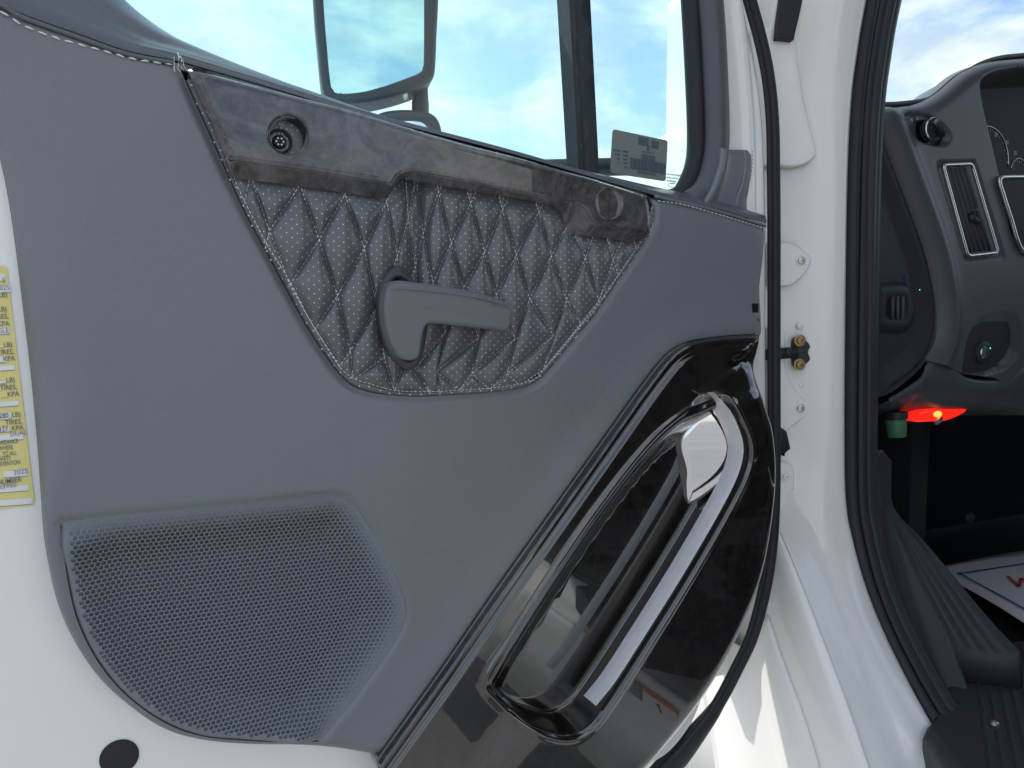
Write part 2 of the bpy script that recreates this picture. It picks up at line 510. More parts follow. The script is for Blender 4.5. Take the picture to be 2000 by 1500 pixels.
def lathe(name, prof, center, axis, m, parent=None, n=28, label=None, kind=None, sx=1.0, side=None):
    """prof: list of (radius, height along axis); sx squashes along 'side'"""
    axis = Vector(axis).normalized(); center = Vector(center)
    s = Vector(side) if side else axis.orthogonal()
    s = (s - axis * s.dot(axis)).normalized(); u = axis.cross(s)
    bm = bmesh.new(); rows = []
    for r, h in prof:
        if r < 1e-7:
            rows.append([bm.verts.new(center + axis * h)])
        else:
            rows.append([bm.verts.new(center + axis * h + s * (r * sx * math.cos(2 * math.pi * k / n)) + u * (r * math.sin(2 * math.pi * k / n))) for k in range(n)])
    for a, b in zip(rows[:-1], rows[1:]):
        for k in range(n):
            if len(a) == 1 and len(b) == 1: continue
            if len(a) == 1: bm.faces.new((a[0], b[k], b[(k + 1) % n]))
            elif len(b) == 1: bm.faces.new((a[k], b[0], a[(k + 1) % n]))
            else: bm.faces.new((a[k], b[k], b[(k + 1) % n], a[(k + 1) % n]))
    return link(name, mesh_bm(name, bm, True, 40), m, parent, label, kind)

def text(name, body, p, size, m, parent, xdir, ydir, align='LEFT', sx=1.0, lift=0.0004, bold=0.0):
    """flat lettering lying on a surface: baseline point p, along xdir, up ydir"""
    cu = bpy.data.curves.new(name + '_curve', 'FONT'); cu.body = body; cu.size = size; cu.align_x = align
    cu.resolution_u = 3; cu.offset = bold
    tmp = bpy.data.objects.new(name + '_tmp', cu); col.objects.link(tmp)
    bpy.context.view_layer.update()
    me = bpy.data.meshes.new_from_object(tmp.evaluated_get(bpy.context.evaluated_depsgraph_get()))
    bpy.data.objects.remove(tmp); bpy.data.curves.remove(cu)
    x = Vector(xdir).normalized(); y = Vector(ydir); y = (y - x * y.dot(x)).normalized(); z = x.cross(y)
    for v in me.vertices:
        v.co = Vector(p) + x * v.co.x * sx + y * v.co.y + z * lift
    me.name = name; me.materials.clear()
    return link(name, me, m, parent)

def stitches(name, paths, length, gap, rad, m, parent, nrm, jitter=0.0, lift=0.0006, label=None):
    """rows of short thread stitches joined into one part"""
    V = []; Fc = []
    for path in paths:
        path = [Vector(p) for p in path]
        L = [0.0]
        for a, b in zip(path[:-1], path[1:]): L.append(L[-1] + (b - a).length)
        if L[-1] < 1e-6: continue
        def at(s):
            s = min(max(s, 0), L[-1])
            for k in range(len(path) - 1):
                if s <= L[k + 1] + 1e-12:
                    f = (s - L[k]) / max(L[k + 1] - L[k], 1e-9)
                    return path[k].lerp(path[k + 1], f)
            return path[-1]
        s = gap * 0.5
        while s + length * 0.6 < L[-1]:
            a, b = at(s), at(s + length)
            t = (b - a)
            if t.length > 1e-6:
                t.normalize()
                n = nrm if isinstance(nrm, Vector) else nrm((a + b) / 2)
                sd = t.cross(n).normalized()
                j = sd * random.uniform(-jitter, jitter)
                a = a + n * lift + j; b = b + n * lift - j; mid = (a + b) / 2 + n * rad * 0.9
                base = len(V)
                for p, r in ((a, rad * 0.5), (a.lerp(mid, .5), rad), (mid, rad * 1.1), (mid.lerp(b, .5), rad), (b, rad * 0.5)):
                    for k in range(5):
                        an = 2 * math.pi * k / 5
                        V.append(p + sd * math.cos(an) * r + n * math.sin(an) * r)
                for i in range(4):
                    for k in range(5):
                        Fc.append((base + i * 5 + k, base + i * 5 + (k + 1) % 5, base + (i + 1) * 5 + (k + 1) % 5, base + (i + 1) * 5 + k))
            s += length + gap
    me = mesh_from(name, V, Fc)
    return link(name, me, m, parent, label, 'stuff')

NEG_Y = Vector((0, -1, 0))

# ================================================================== ground
def build_ground():
    m = bpy.data.materials.new('concrete'); m.use_nodes = True
    t = m.node_tree; b = t.nodes['Principled BSDF']
    tcn = t.nodes.new('ShaderNodeTexCoord')
    n1 = t.nodes.new('ShaderNodeTexNoise'); n1.inputs['Scale'].default_value = 0.7; n1.inputs['Detail'].default_value = 10; n1.inputs['Roughness'].default_value = 0.65
    n2 = t.nodes.new('ShaderNodeTexNoise'); n2.inputs['Scale'].default_value = 60; n2.inputs['Detail'].default_value = 4
    for n in (n1, n2): t.links.new(tcn.outputs['Object'], n.inputs['Vector'])
    mx = t.nodes.new('ShaderNodeMath'); mx.operation = 'MULTIPLY_ADD'; mx.inputs[1].default_value = 0.35
    t.links.new(n2.outputs['Fac'], mx.inputs[0]); t.links.new(n1.outputs['Fac'], mx.inputs[2])
    r = t.nodes.new('ShaderNodeValToRGB')
    r.color_ramp.elements[0].position = 0.45; r.color_ramp.elements[0].color = (0.17, 0.17, 0.168, 1)
    r.color_ramp.elements[1].position = 0.95; r.color_ramp.elements[1].color = (0.29, 0.288, 0.283, 1)
    t.links.new(mx.outputs[0], r.inputs[0]); t.links.new(r.outputs[0], b.inputs['Base Color'])
    b.inputs['Roughness'].default_value = 0.85
    bp = t.nodes.new('ShaderNodeBump'); bp.inputs['Strength'].default_value = 0.3; bp.inputs['Distance'].default_value = 0.004
    t.links.new(n2.outputs['Fac'], bp.inputs['Height']); t.links.new(bp.outputs[0], b.inputs['Normal'])
    MATS['concrete'] = m
    S = 400.0
    me = mesh_from('ground', [(-S, -S, 0), (S, -S, 0), (S, S, 0), (-S, S, 0)], [(0, 1, 2, 3)], False)
    o = link('ground', me, 'concrete', None, 'pale concrete yard under the parked truck', 'structure')
build_ground()

# ================================================================== door
DOOR_Y = 0.85          # front face of the soft door panel
SHELL_Y = 0.888        # painted inner metal of the door
door = empty('door_assembly', (0.86, 0.92, 1.05), 'open white truck door with grey vinyl and quilted inner panel', 'door')

# ---- painted shell -------------------------------------------------
shell_px = [(-330, -620, 1), (1150, -760), (1330, -560), (1398, -250), (1438, -80), (1462, 10), (1480, 80), (1494, 160), (1502, 250), (1506, 330), (1508, 450),
            (1508, 700), (1508, 950), (1500, 1050), (1482, 1130), (1446, 1225), (1402, 1322), (1345, 1425), (1270, 1505), (1150, 1560), (1000, 1580, 1), (-330, 1700, 1)]
# the window opening
win_px = [(-180, -520, 1), (1120, -640), (1260, -480), (1350, -160), (1376, 20), (1386, 160), (1390, 260), (1388, 330), (1370, 380, 1), (1250, 372), (900, 290), (640, 205), (420, 140), (250, 60), (90, -60), (-60, -200, 1)]
def build_shell():
    out = xz(crs(shell_px, 14, True), SHELL_Y)
    hole = xz(crs(win_px, 14, True), SHELL_Y)
    right = xz(crs([(1398, -250), (1462, 10), (1494, 160), (1506, 330), (1508, 700), (1508, 950), (1482, 1130), (1402, 1322), (1270, 1505)], 14), SHELL_Y)
    ridge = xz(crs([(1425, -200), (1440, 0), (1452, 120), (1462, 260), (1464, 420), (1464, 700)], 14), SHELL_Y)
    def hf(P):
        d = seg_dist(P, right, False)
        h = -0.014 * (1 - sst(0, 0.018, d)) ** 1.5
        r = seg_dist(P, ridge, False)
        h = h + 0.006 * np.exp(-(r / 0.010) ** 2)
        return h
    sheet('inner_shell', out, hf, 'white_paint', door, SHELL_Y, 0.03, rings=(0.004, 0.009, 0.014, 0.02), feat=[(ridge, (-.015, -.01, -.005, 0, .005, .01, .015), False)],
          holes=[hole], skirt=0.07, hole_skirt=0.012, label='white painted metal inner shell of the door')
    # outer skin
    hole2 = xz(crs(win_px, 14, True), SHELL_Y + 0.075)
    hole2 = hole2[hole2[:, 0] < out[:, 0].max() - 0.012]
    o2 = sheet('outer_skin', out, lambda P: np.zeros(len(P)), 'white_paint', door, SHELL_Y + 0.075, 0.2, holes=[hole2], skirt=0.004, hole_skirt=0)
build_shell()

# ---- rubber seal round the door edge --------------------------------
def build_weatherstrip():
    px = crs([(1300, -520), (1400, -230), (1440, -90), (1464, 0), (1486, 80), (1501, 155), (1509, 240), (1511, 330), (1512, 450), (1512, 700), (1512, 960),
              (1507, 1060), (1494, 1150), (1470, 1240), (1446, 1293), (1402, 1376), (1366, 1425), (1318, 1482), (1240, 1560), (1100, 1620), (600, 1660), (-330, 1730)], 16)
    path = [W(p[0], p[1], 0.897) for p in px]
    wid = [0.0092] * len(path)
    for i, p in enumerate(px):
        if p[1] > 1380: wid[i] = 0.0105 + 0.013 * min(1, (p[1] - 1380) / 90)
    tube('weatherstrip', path, 0.0095, 'rubber', door, 14, rx=wid, label='black rubber seal round the door edge', up=Vector((1, 0, 0.2)))
    lip = [W(p[0] - 9, p[1] - 2, 0.888) for p in px]
    tube('seal_lip', lip, 0.0032, 'rubber', door, 8)
build_weatherstrip()

# ---- soft vinyl panel -------------------------------------------------
pad_px = [(352, 134, 1), (383, 205), (412, 268), (436, 322), (478, 414), (514, 480), (562, 570), (608, 652), (654, 720), (678, 746), (692, 756), (720, 766), (760, 772),
          (816, 775), (880, 772), (958, 767), (1020, 758), (1048, 746), (1064, 732), (1100, 690), (1138, 644), (1160, 618), (1204, 554), (1248, 490), (1266, 462), (1275, 440), (1279, 410), (1273, 384, 1)]
pad_top = [(1200, 395), (1000, 340), (800, 290), (600, 225), (450, 165)]
pad_poly = crs(pad_px + [(p[0], p[1], 1) for p in pad_top], 8, True)
grille_px = [(117, 1024), (128, 1019), (300, 1002), (480, 984), (620, 969), (655, 967), (685, 978), (706, 1002), (735, 1050), (766, 1110), (786, 1160), (793, 1186), (790, 1212),
             (776, 1246), (740, 1300), (690, 1368), (640, 1430), (622, 1452, 1), (560, 1455), (460, 1449), (400, 1443), (340, 1424), (280, 1389), (225, 1340), (180, 1278), (150, 1213), (134, 1150), (124, 1085)]
trim_edge_px = [(735, 1484), (860, 1310), (960, 1165), (1100, 968), (1200, 828), (1250, 758), (1290, 706), (1316, 681), (1346, 666), (1400, 657), (1482, 651)]
LEFT_EDGE = [(-135, -40), (-95, 40), (-55, 140), (-22, 250), (2, 352), (18, 450), (37, 600), (55, 750), (68, 880), (76, 985), (82, 1060), (94, 1130), (112, 1200), (142, 1265), (190, 1335), (250, 1390), (320, 1436),
             (390, 1457), (480, 1466), (620, 1469), (742, 1482)]
def pnoise(P):
    return 0.0010 * np.sin(P[:, 0] * 9 + 1.3 * np.sin(P[:, 1] * 7)) + 0.0008 * np.sin(P[:, 1] * 13 + 2.1 * np.sin(P[:, 0] * 6 + 1))
def build_panel():
    left = crs(LEFT_EDGE, 12)
    low = crs(trim_edge_px, 14)
    top = crs([(1482, 651, 1), (1489, 630), (1490, 600), (1489, 560), (1496, 500), (1499, 452), (1494, 440, 1), (1400, 411), (1275, 383), (1000, 306), (700, 224), (372, 129), (340, 121), (250, 102), (150, 67), (40, 27), (-40, -8), (-135, -40)], 12)
    # shift the trim border a little beneath the burl trim
    low2 = low + np.array([9.0, 7.0])
    outl = np.vstack([left, low2[1:-1], top[:-1]])
    out = xz(outl, DOOR_Y)
    left3 = xz(left, DOOR_Y); rightedge = xz(crs([(1489, 640), (1490, 600), (1489, 560), (1496, 500), (1499, 452)], 8), DOOR_Y)
    topr = xz(crs([(1497, 443), (1400, 411), (1275, 383)], 12), DOOR_Y); topl = xz(crs([(340, 121), (250, 102), (150, 67), (40, 27), (-40, -8), (-135, -40)], 12), DOOR_Y)
    pad = xz(pad_poly, DOOR_Y)
    gr = xz(crs(grille_px, 7, True), DOOR_Y)
    lowx = xz(low, DOOR_Y)
    zt = W(80, 985, DOOR_Y).z
    def hf(P):
        d = seg_dist(P, left3, False)
        k = sst(zt - 0.02, zt + 0.16, P[:, 1])
        Rr = 0.014 + 0.05 * k
        x = np.clip(1 - d / Rr, 0, 1)
        h = -(0.022 + 0.010 * k) * (1 - np.sqrt(np.clip(1 - x * x, 0, 1)))
        d2 = seg_dist(P, rightedge, False); x = np.clip(1 - d2 / 0.012, 0, 1)
        h = h - 0.010 * (1 - np.sqrt(np.clip(1 - x * x, 0, 1)))
        d3 = seg_dist(P, topr, False); x = np.clip(1 - d3 / 0.012, 0, 1)
        h = h - 0.007 * (1 - np.sqrt(np.clip(1 - x * x, 0, 1)))
        d4 = seg_dist(P, topl, False); h = h - 0.004 * np.exp(-(d4 / 0.004) ** 2)
        dg = sdist(P, gr); h = h - 0.0025 * np.exp(-(np.abs(dg) / 0.004) ** 2)
        dp = seg_dist(P, pad); h = h - 0.003 * np.exp(-(dp / 0.005) ** 2)
        # the panel swells a little under the lower trim and above the speaker
        dl = seg_dist(P, lowx, False); h = h + 0.004 * np.exp(-(dl / 0.03) ** 2)
        return h + pnoise(P)
    inset_pad = xz(pad_poly, DOOR_Y)
    sheet('vinyl_panel', out, hf, 'vinyl', door, DOOR_Y, 0.014, rings=(0.0015, 0.0035, 0.006, 0.010, 0.016, 0.026, 0.04, 0.055), holes=[inset_pad, gr], skirt=0.035, hole_skirt=0.02,
          label='smooth slate grey vinyl door panel')
    # small grab notch on the front edge
    n = W(1476, 612, DOOR_Y - 0.001)
    box('notch_pocket', (n.x - 0.008, DOOR_Y - 0.0018, n.z - 0.014), (n.x + 0.005, DOOR_Y + 0.012, n.z + 0.014), 'cavity', door, 0.0016)
    lathe('notch_clip', [(0, 0.0), (0.0035, 0.0), (0.0045, -0.003)], W(1481, 626, DOOR_Y - 0.003), (0, -1, 0), 'brass', door, 12)
build_panel()

# ---- vinyl sill along the window ----------------------------------------
def build_sill():
    fr = crs([(-135, -42), (-40, -10), (40, 25), (150, 64), (250, 99), (340, 117), (420, 139), (560, 180), (700, 222), (850, 261), (1000, 300), (1140, 341), (1275, 380), (1400, 408), (1496, 437)], 10)
    bk = crs([(60, -230), (150, -110), (232, -12), (292, 40), (352, 78), (418, 110), (520, 152), (660, 204), (735, 234), (790, 252), (930, 294), (1060, 330), (1130, 342), (1200, 354), (1330, 379), (1400, 394), (1490, 423)], 10)
    def resamp(a, n):
        d = np.concatenate([[0], np.cumsum(np.linalg.norm(np.diff(a, axis=0), axis=1))]); s = np.linspace(0, d[-1], n)
        return np.column_stack([np.interp(s, d, a[:, 0]), np.interp(s, d, a[:, 1])])
    N = 130
    fr, bk = resamp(fr, N), resamp(bk, N)
    rows = []
    for i in range(N):
        a = W(fr[i][0], fr[i][1], DOOR_Y + 0.002); b = W(bk[i][0], bk[i][1], 0.912)
        u = i / (N - 1); wide = max(0, 1 - u / 0.42)
        r = []
        for k in range(15):
            t = k / 14
            p = a.lerp(b, t)
            bul = math.sin(math.pi * min(1, t * 1.0)) * (0.006 + 0.010 * wide)
            fold = 0.006 * wide * math.exp(-((t - 0.38) / 0.10) ** 2) * (1 + 0.6 * math.sin(u * 30))
            p = p + Vector((0, -0.35, 1)).normalized() * (bul - fold)
            if t < 0.12: p = p + Vector((0, -0.002, 0.003)) * math.sin(t / 0.12 * math.pi)
            r.append(p)
        r.append(r[-1] + Vector((0, 0.004, -0.02)))
        rows.append(r)
    loft('window_sill', rows, 'vinyl_gloss', door, 'dark glossy vinyl roll along the window ledge')
    # seam stitching of the panel top
    pts = crs([(-60, 4), (0, 22), (40, 47), (90, 68), (150, 86), (200, 99), (250, 113), (300, 122), (338, 126)], 6)
    s1 = [W(p[0], p[1], DOOR_Y - 0.0005) for p in pts]
    stitches('seam_stitching', [s1], 0.0070, 0.0035, 0.00085, 'thread', door, NEG_Y, 0.0004, 0.0005)
    pts = crs([(1283, 392), (1330, 399), (1390, 415), (1440, 430), (1492, 446)], 6)
    s2 = [W(p[0], p[1], DOOR_Y - 0.0008) for p in pts]
    stitches('seam_stitching', [s2], 0.0045, 0.0022, 0.0006, 'thread', door, NEG_Y, 0.0002, 0.0006)
    pts = crs([(-60, -16), (0, 6), (40, 30), (150, 70), (250, 104), (340, 121)], 8)
    tube('seam_piping', [W(p[0], p[1] + 2, DOOR_Y - 0.001) for p in pts], 0.0022, 'vinyl_gloss', door, 8)
    pts = crs([(1278, 383), (1400, 412), (1495, 441)], 8)
    tube('seam_piping', [W(p[0], p[1], DOOR_Y + 0.001) for p in pts], 0.0022, 'vinyl', door, 8)
    # loose thread ends at the corner of the seam
    V = []
    for k in range(4):
        a = W(338 + random.uniform(-4, 16), 108 + random.uniform(-6, 16), DOOR_Y - 0.004)
        pth = [a]
        for q in range(5):
            pth.append(pth[-1] + Vector((random.uniform(-.001, .003), random.uniform(-.001, .001), random.uniform(-.006, -.001))))
        V.append(pth)
    for pth in V:
        tube('loose_thread', pth, 0.0004, 'thread', door, 5)
build_sill()

# ---- quilted pad ---------------------------------------------------------
LAT = {(0,0):(586,361),(1,0):(623,469),(0,1):(526,451),(1,-1):(673.6,380),(2,-1):(711,485),(2,-2):(755,394),(3,-2):(776,500),(3,-3):(797,428),(4,-3):(811,520),(4,-4):(826,456),
       (5,-5):(881,475),(4,-5):(856,375),(5,-6):(919,397),(6,-6):(946,492),(6,-7):(981,410),(7,-7):(1008,498),(7,-8):(1052,414),(8,-8):(1076,500),(8,-9):(1111,436),(9,-9):(1143,504),
       (10,-10):(1197,508),(9,-10):(1172,420),(10,-11):(1228,440),(11,-11):(1249,507),(6,-5):(905,563),(7,-6):(969,577),(8,-7):(1034,584),(9,-8):(1106,585),(10,-9):(1169,588),(11,-10):(1225,590),
       (5,-4):(845,553),(1,1):(566,556),(2,0):(659,577),(3,-1):(736,600),(4,-2):(779,609),(2,1):(615,643),(3,0):(684,685),(4,-1):(750,698),(5,-2):(796,694),(5,-3):(824,632),(6,-4):(870,649),
       (7,-5):(934,660),(8,-6):(1006,662),(9,-7):(1081,656),(10,-8):(1134,632),(11,-9):(1190,640),(3,1):(663,714),(4,0):(690,742),(5,-1):(770,764),(6,-3):(808,722),(7,-4):(851,726),(8,-5):(921,730),(9,-6):(990,730),
       (10,-7):(1061,722),(11,-8):(1115,690),(8,-4):(898,760),(9,-5):(956,760),(10,-6):(1015,753),(6,-2):(838,766),(0,-1):(633,262),(1,-2):(716,288),(2,-3):(790,318),(3,-4):(812,345),(3,-5):(838,300),(4,-6):(892,312),
       (5,-7):(956,318),(6,-8):(1022,330),(7,-9):(1090,340),(8,-10):(1150,352),(9,-11):(1206,372),(-1,0):(549,253),(-1,1):(489,343),(-2,1):(452,235),(-2,2):(430,330),(-1,2):(468,434),(0,2):(505,540),(1,2):(538,640),(2,2):(575,725),(3,2):(625,775),
       (4,1):(672,775),(5,0):(730,810),(6,-1):(800,815),(7,-2):(872,820),(7,-3):(862,790),(8,-3):(930,810),(9,-4):(985,805),(10,-5):(1040,800),(11,-7):(1100,760),(11,-6):(1080,790),(12,-11):(1290,600),(11,-12):(1275,440),(10,-12):(1252,385)}
for _ in range(2):      # carry the lattice on past the measured crossings
    add = {}
    for (i, j) in list(LAT):
        for di in (-1, 1):
            for dj in (-1, 1):
                a, b, c = (i + di, j), (i, j + dj), (i + di, j + dj)
                if a in LAT and b in LAT and c not in LAT and c not in add:
                    add[c] = tuple(np.array(LAT[a]) + np.array(LAT[b]) - np.array(LAT[i, j]))
    LAT.update(add)
def hp(x, y):
    """relief of the pad's ground: a vertical crease beside the pull and a hollow where the handle sits"""
    cx = 806 + 8 * math.sin((y - 350) / 60.0)
    fade = 1 / (1 + math.exp((y - 640) / 30.0))
    h = 0.0018 - 0.015 * math.exp(-((x - cx) / 26.0) ** 2) * fade
    h -= 0.006 * math.exp(-((x - 800) / 40.0) ** 2 - ((y - 730) / 45.0) ** 2)
    # bottom sags back towards the lower seam, right side turns away
    h += 0.006 * math.exp(-((x - 650) / 150.0) ** 2 - ((y - 500) / 150.0) ** 2)
    return h
TRIM_OUT = crs([(369, 130), (373, 147), (407, 222), (441, 302), (447, 322), (457, 341), (487, 347), (584, 360), (675, 373), (752, 386), (762, 384), (772, 366), (779, 352), (790, 347), (805, 349),
                (870, 360), (1000, 383), (1082, 399), (1104, 412), (1114, 432), (1124, 450), (1144, 457), (1200, 464), (1250, 471), (1264, 464), (1272, 448), (1271, 412), (1266, 388), (1256, 376),
                (1170, 348), (1095, 327), (1000, 300), (900, 275), (757, 231), (675, 207), (545, 174), (440, 146), (378, 126)], 7, True)
def build_pad():
    root = bpy.data.objects.new('quilted_pad', None)
    inner = crs([(374, 152, 1), (406, 222), (438, 294), (450, 330), (468, 374), (516, 468), (546, 518), (568, 554), (602, 620), (616, 643), (662, 715), (688, 738), (730, 752), (768, 762), (816, 765), (880, 763),
                 (958, 758), (990, 754), (1016, 749), (1046, 738), (1060, 722), (1096, 682), (1132, 637), (1156, 610), (1200, 547), (1243, 484), (1260, 455), (1268, 432), (1272, 400, 1)], 8)
    inner_poly = np.vstack([inner, np.array(pad_top, float)])
    outer = crs(pad_px, 8)
    # border welt: loft from inner seam to outer edge
    def resamp(a, n):
        d = np.concatenate([[0], np.cumsum(np.linalg.norm(np.diff(a, axis=0), axis=1))]); s = np.linspace(0, d[-1], n)
        return np.column_stack([np.interp(s, d, a[:, 0]), np.interp(s, d, a[:, 1])])
    # nearest matching: walk the inner curve and take the closest outer point
    No = resamp(outer, 600)
    rows = []; rim = []
    ii = resamp(inner, 220)
    last = 0
    for p in ii:
        dd = np.linalg.norm(No - p, axis=1); dd[:last] += 1e3; k = int(dd.argmin()); last = k
        q = No[k]
        r = []
        for t in np.linspace(0, 1, 7):
            s = p * (1 - t) + q * t
            h = hp(*s) * (1 - t) + 0.0005 * t + 0.0028 * math.sin(math.pi * min(1, t * 1.08)) ** 0.7 - (0.004 * max(0, t - 0.8) / 0.2)
            r.append(W(s[0], s[1], DOOR_Y - h))
        rows.append(r); rim.append((p, q))
    border = loft('pad', rows, 'quilt_leather', door, 'dark perforated quilted leather pad with white diamond stitching', thick=0.002)
    border.name = 'quilted_pad'
    # backing so nothing shows through the seams
    # diamonds
    def hpw(s, t, hmax):
        a = max(0.0, 4 * s * (1 - s)) ; b = max(0.0, 4 * t * (1 - t))
        return hmax * (1 - (1 - (a * b) ** 0.62) ** 1.5)
    NS = 13
    keys = set(LAT)
    allv = []; allf = []
    cells = []
    def cvx(P):
        P = sorted(map(tuple, P)); lo, up = [], []
        for lst, seq in ((lo, P), (up, P[::-1])):
            for p in seq:
                while len(lst) > 1 and (lst[-1][0] - lst[-2][0]) * (p[1] - lst[-2][1]) - (lst[-1][1] - lst[-2][1]) * (p[0] - lst[-2][0]) <= 0: lst.pop()
                lst.append(p)
        return np.array(lo[:-1] + up[:-1])
    hull = cvx(inner_poly[::2]); hull = hull.mean(0) + (hull - hull.mean(0)) * 1.012
    for (i, j) in sorted(LAT):
        c = [(i, j), (i + 1, j), (i + 1, j + 1), (i, j + 1)]
        if not all(k in keys for k in c): continue
        q = [np.array(LAT[k], float) for k in c]
        cen = sum(q) / 4
        if not inside(np.array(q + [cen]), inner_poly).any():
            continue
        area = 0.5 * abs(np.cross(q[2] - q[0], q[3] - q[1]))
        hm = 0.0120 * min(1.0, (area / 8000.0) ** 0.6)
        hm = min(0.0120, max(0.003, hm))
        bm = bmesh.new(); grid = {}
        twist = random.uniform(-0.04, 0.04); hv = random.uniform(0.92, 1.1)
        for a in range(NS + 1):
            for b in range(NS + 1):
                s, t = a / NS, b / NS
                # denser near the seams
                s = 0.5 - 0.5 * math.cos(math.pi * s); t = 0.5 - 0.5 * math.cos(math.pi * t)
                p = q[0] * (1 - s) * (1 - t) + q[1] * s * (1 - t) + q[2] * s * t + q[3] * (1 - s) * t
                h = hpw(s, t, hm * hv) * (1 + twist * 4 * (s - .5))
                grid[a, b] = bm.verts.new((p[0], p[1], hp(*p) + h))
        for a in range(NS):
            for b in range(NS):
                bm.faces.new((grid[a, b], grid[a + 1, b], grid[a + 1, b + 1], grid[a, b + 1]))
        # clip to the inner seam (convex in px space)
        ip = hull
        corners = np.array(q)
        if (sdist(corners, inner_poly) < 0).any():
            for k in range(len(ip)):
                A = ip[k]; B = ip[(k + 1) % len(ip)]
                e = B - A; L = np.linalg.norm(e)
                if L < 1e-6: continue
                nrm = np.array([-e[1], e[0]]) / L
                if np.dot(nrm, np.array([840., 540.]) - A) > 0: nrm = -nrm
                if not bm.verts: break
                if max(np.dot(np.array(v.co[:2]) - A, nrm) for v in bm.verts) < 0.01: continue
                bmesh.ops.bisect_plane(bm, geom=bm.verts[:] + bm.edges[:] + bm.faces[:], dist=1e-5, plane_co=(A[0], A[1], 0), plane_no=(nrm[0], nrm[1], 0), clear_outer=True)
        if len(bm.faces) < 3:
            bm.free(); continue
        # sink the clipped edge into the seam
        vs_ = [v for v in bm.verts]
        P2 = np.array([v.co[:2] for v in vs_]); dd = seg_dist(P2, inner_poly[:len(inner)], False)
        dtm = -sdist(P2, TRIM_OUT); tf = {v: float(sst(2, 34, np.array([q_]))[0]) for v, q_ in zip(vs_, dtm)}
        for v, d in zip(vs_, dd):
            f = float(sst(0, 14, np.array([d]))[0])
            f *= 0.05 + 0.95 * tf[v]
            base = hp(v.co.x, v.co.y)
            v.co.z = base + (v.co.z - base) * f
            w = W(v.co.x, v.co.y, DOOR_Y - v.co.z)
            v.co = w
        for f in bm.faces: f.smooth = True
        base = len(allv)
        bm.verts.ensure_lookup_table(); bm.verts.index_update()
        allv += [v.co.copy() for v in bm.verts]
        allf += [[base + v.index for v in f.verts] for f in bm.faces]
        me = bpy.data.meshes.new('quilt_diamond')
        # faces must look towards the viewer
        bm.normal_update()
        f0 = bm.faces[:][0] if False else next(iter(bm.faces))
        if f0.normal.y > 0: bmesh.ops.reverse_faces(bm, faces=bm.faces[:])
        bm.to_mesh(me); bm.free()
        link('quilt_diamond', me, 'quilt_leather', border)
    bvh = BVHTree.FromPolygons(allv, allf)
    # stitches along both families of seams
    fam = []
    for j in sorted({k[1] for k in keys}):
        fam.append([LAT[i, j] for i in range(-3, 14) if (i, j) in keys])
    for i in sorted({k[0] for k in keys}):
        fam.append([LAT[i, j] for j in range(-14, 4) if (i, j) in keys])
    paths = []
    for line in fam:
        if len(line) < 2: continue
        pts = []
        for a, b in zip(line[:-1], line[1:]):
            for t in np.linspace(0, 1, 16)[:-1]:
                pts.append(np.array(a) * (1 - t) + np.array(b) * t)
        pts.append(np.array(line[-1], float))
        pts = np.array(pts); ok = sdist(pts, inner_poly) > -9
        cur = []
        for p, o in zip(pts, ok):
            if o: cur.append(W(p[0], p[1], DOOR_Y - hp(*p) - 0.0003))
            elif cur:
                paths.append(cur); cur = []
        if cur: paths.append(cur)
    stitches('diamond_stitching', paths, 0.0036, 0.0013, 0.00048, 'thread', border, NEG_Y, 0.00012, 0.0004, label='white thread stitching')
    inn = [W(p[0], p[1], DOOR_Y - hp(*p) - 0.0006) for p in resamp(inner, 300)]
    stitches('border_stitching', [inn], 0.0037, 0.0014, 0.00046, 'thread', border, NEG_Y, 0.00015, 0.0006, label='white thread along the pad border')
    # perforations: staggered rows of little white dots
    V = []; Fc = []
    def dot(c, n, r):
        n = Vector(n).normalized(); s = n.cross(Vector((0, 0, 1))).normalized(); u = s.cross(n)
        b = len(V)
        V.append(c + n * 0.00042)
        for k in range(7):
            an = 2 * math.pi * k / 7
            V.append(c + n * 0.00012 + s * math.cos(an) * r + u * math.sin(an) * r)
        for k in range(7): Fc.append((b, b + 1 + k, b + 1 + (k + 1) % 7))
    DX, DZ = 0.0104, 0.0046
    z0 = W(800, 800).z; z1 = W(800, 320).z; x0 = W(430, 500).x; x1 = W(1300, 500).x
    r = 0; z = z0 - 0.02
    while z < z1 + 0.10:
        x = x0 - (DX / 2 if r % 2 else 0)
        while x < x1:
            zz = z + (x - x0) * -0.05
            hit = bvh.ray_cast(Vector((x, 0.5, zz)), Vector((0, 1, 0)))
            if hit[0] is not None:
                n = hit[1] if hit[1].y < 0 else -hit[1]
                dot(hit[0], n, 0.00066 * random.uniform(0.8, 1.1))
            x += DX
        z += DZ; r += 1
    # dots that fall on the border welt
    for (p, q) in rim[2::3]:
        t = random.choice([0.35, 0.62, 0.8])
        s = p * (1 - t) + q * t
        h = 0.0036 if t < 0.75 else 0.0027
        dot(W(s[0] + random.uniform(-2, 2), s[1] + random.uniform(-2, 2), DOOR_Y - h - (hp(*s)) * (1 - t)), NEG_Y, 0.0008)
    me = mesh_from('perforation_dots', V, Fc, False)
    link('perforation_dots', me, 'dot_white', border, 'rows of small pale perforation dots', 'stuff')
    # dark backing behind the pad
    sheet('pad_backing', xz(pad_poly, DOOR_Y + 0.012), lambda P: np.zeros(len(P)), 'cavity', border, DOOR_Y + 0.019, 0.1, skirt=0.004)
    bpy.data.objects.remove(root)
build_pad()

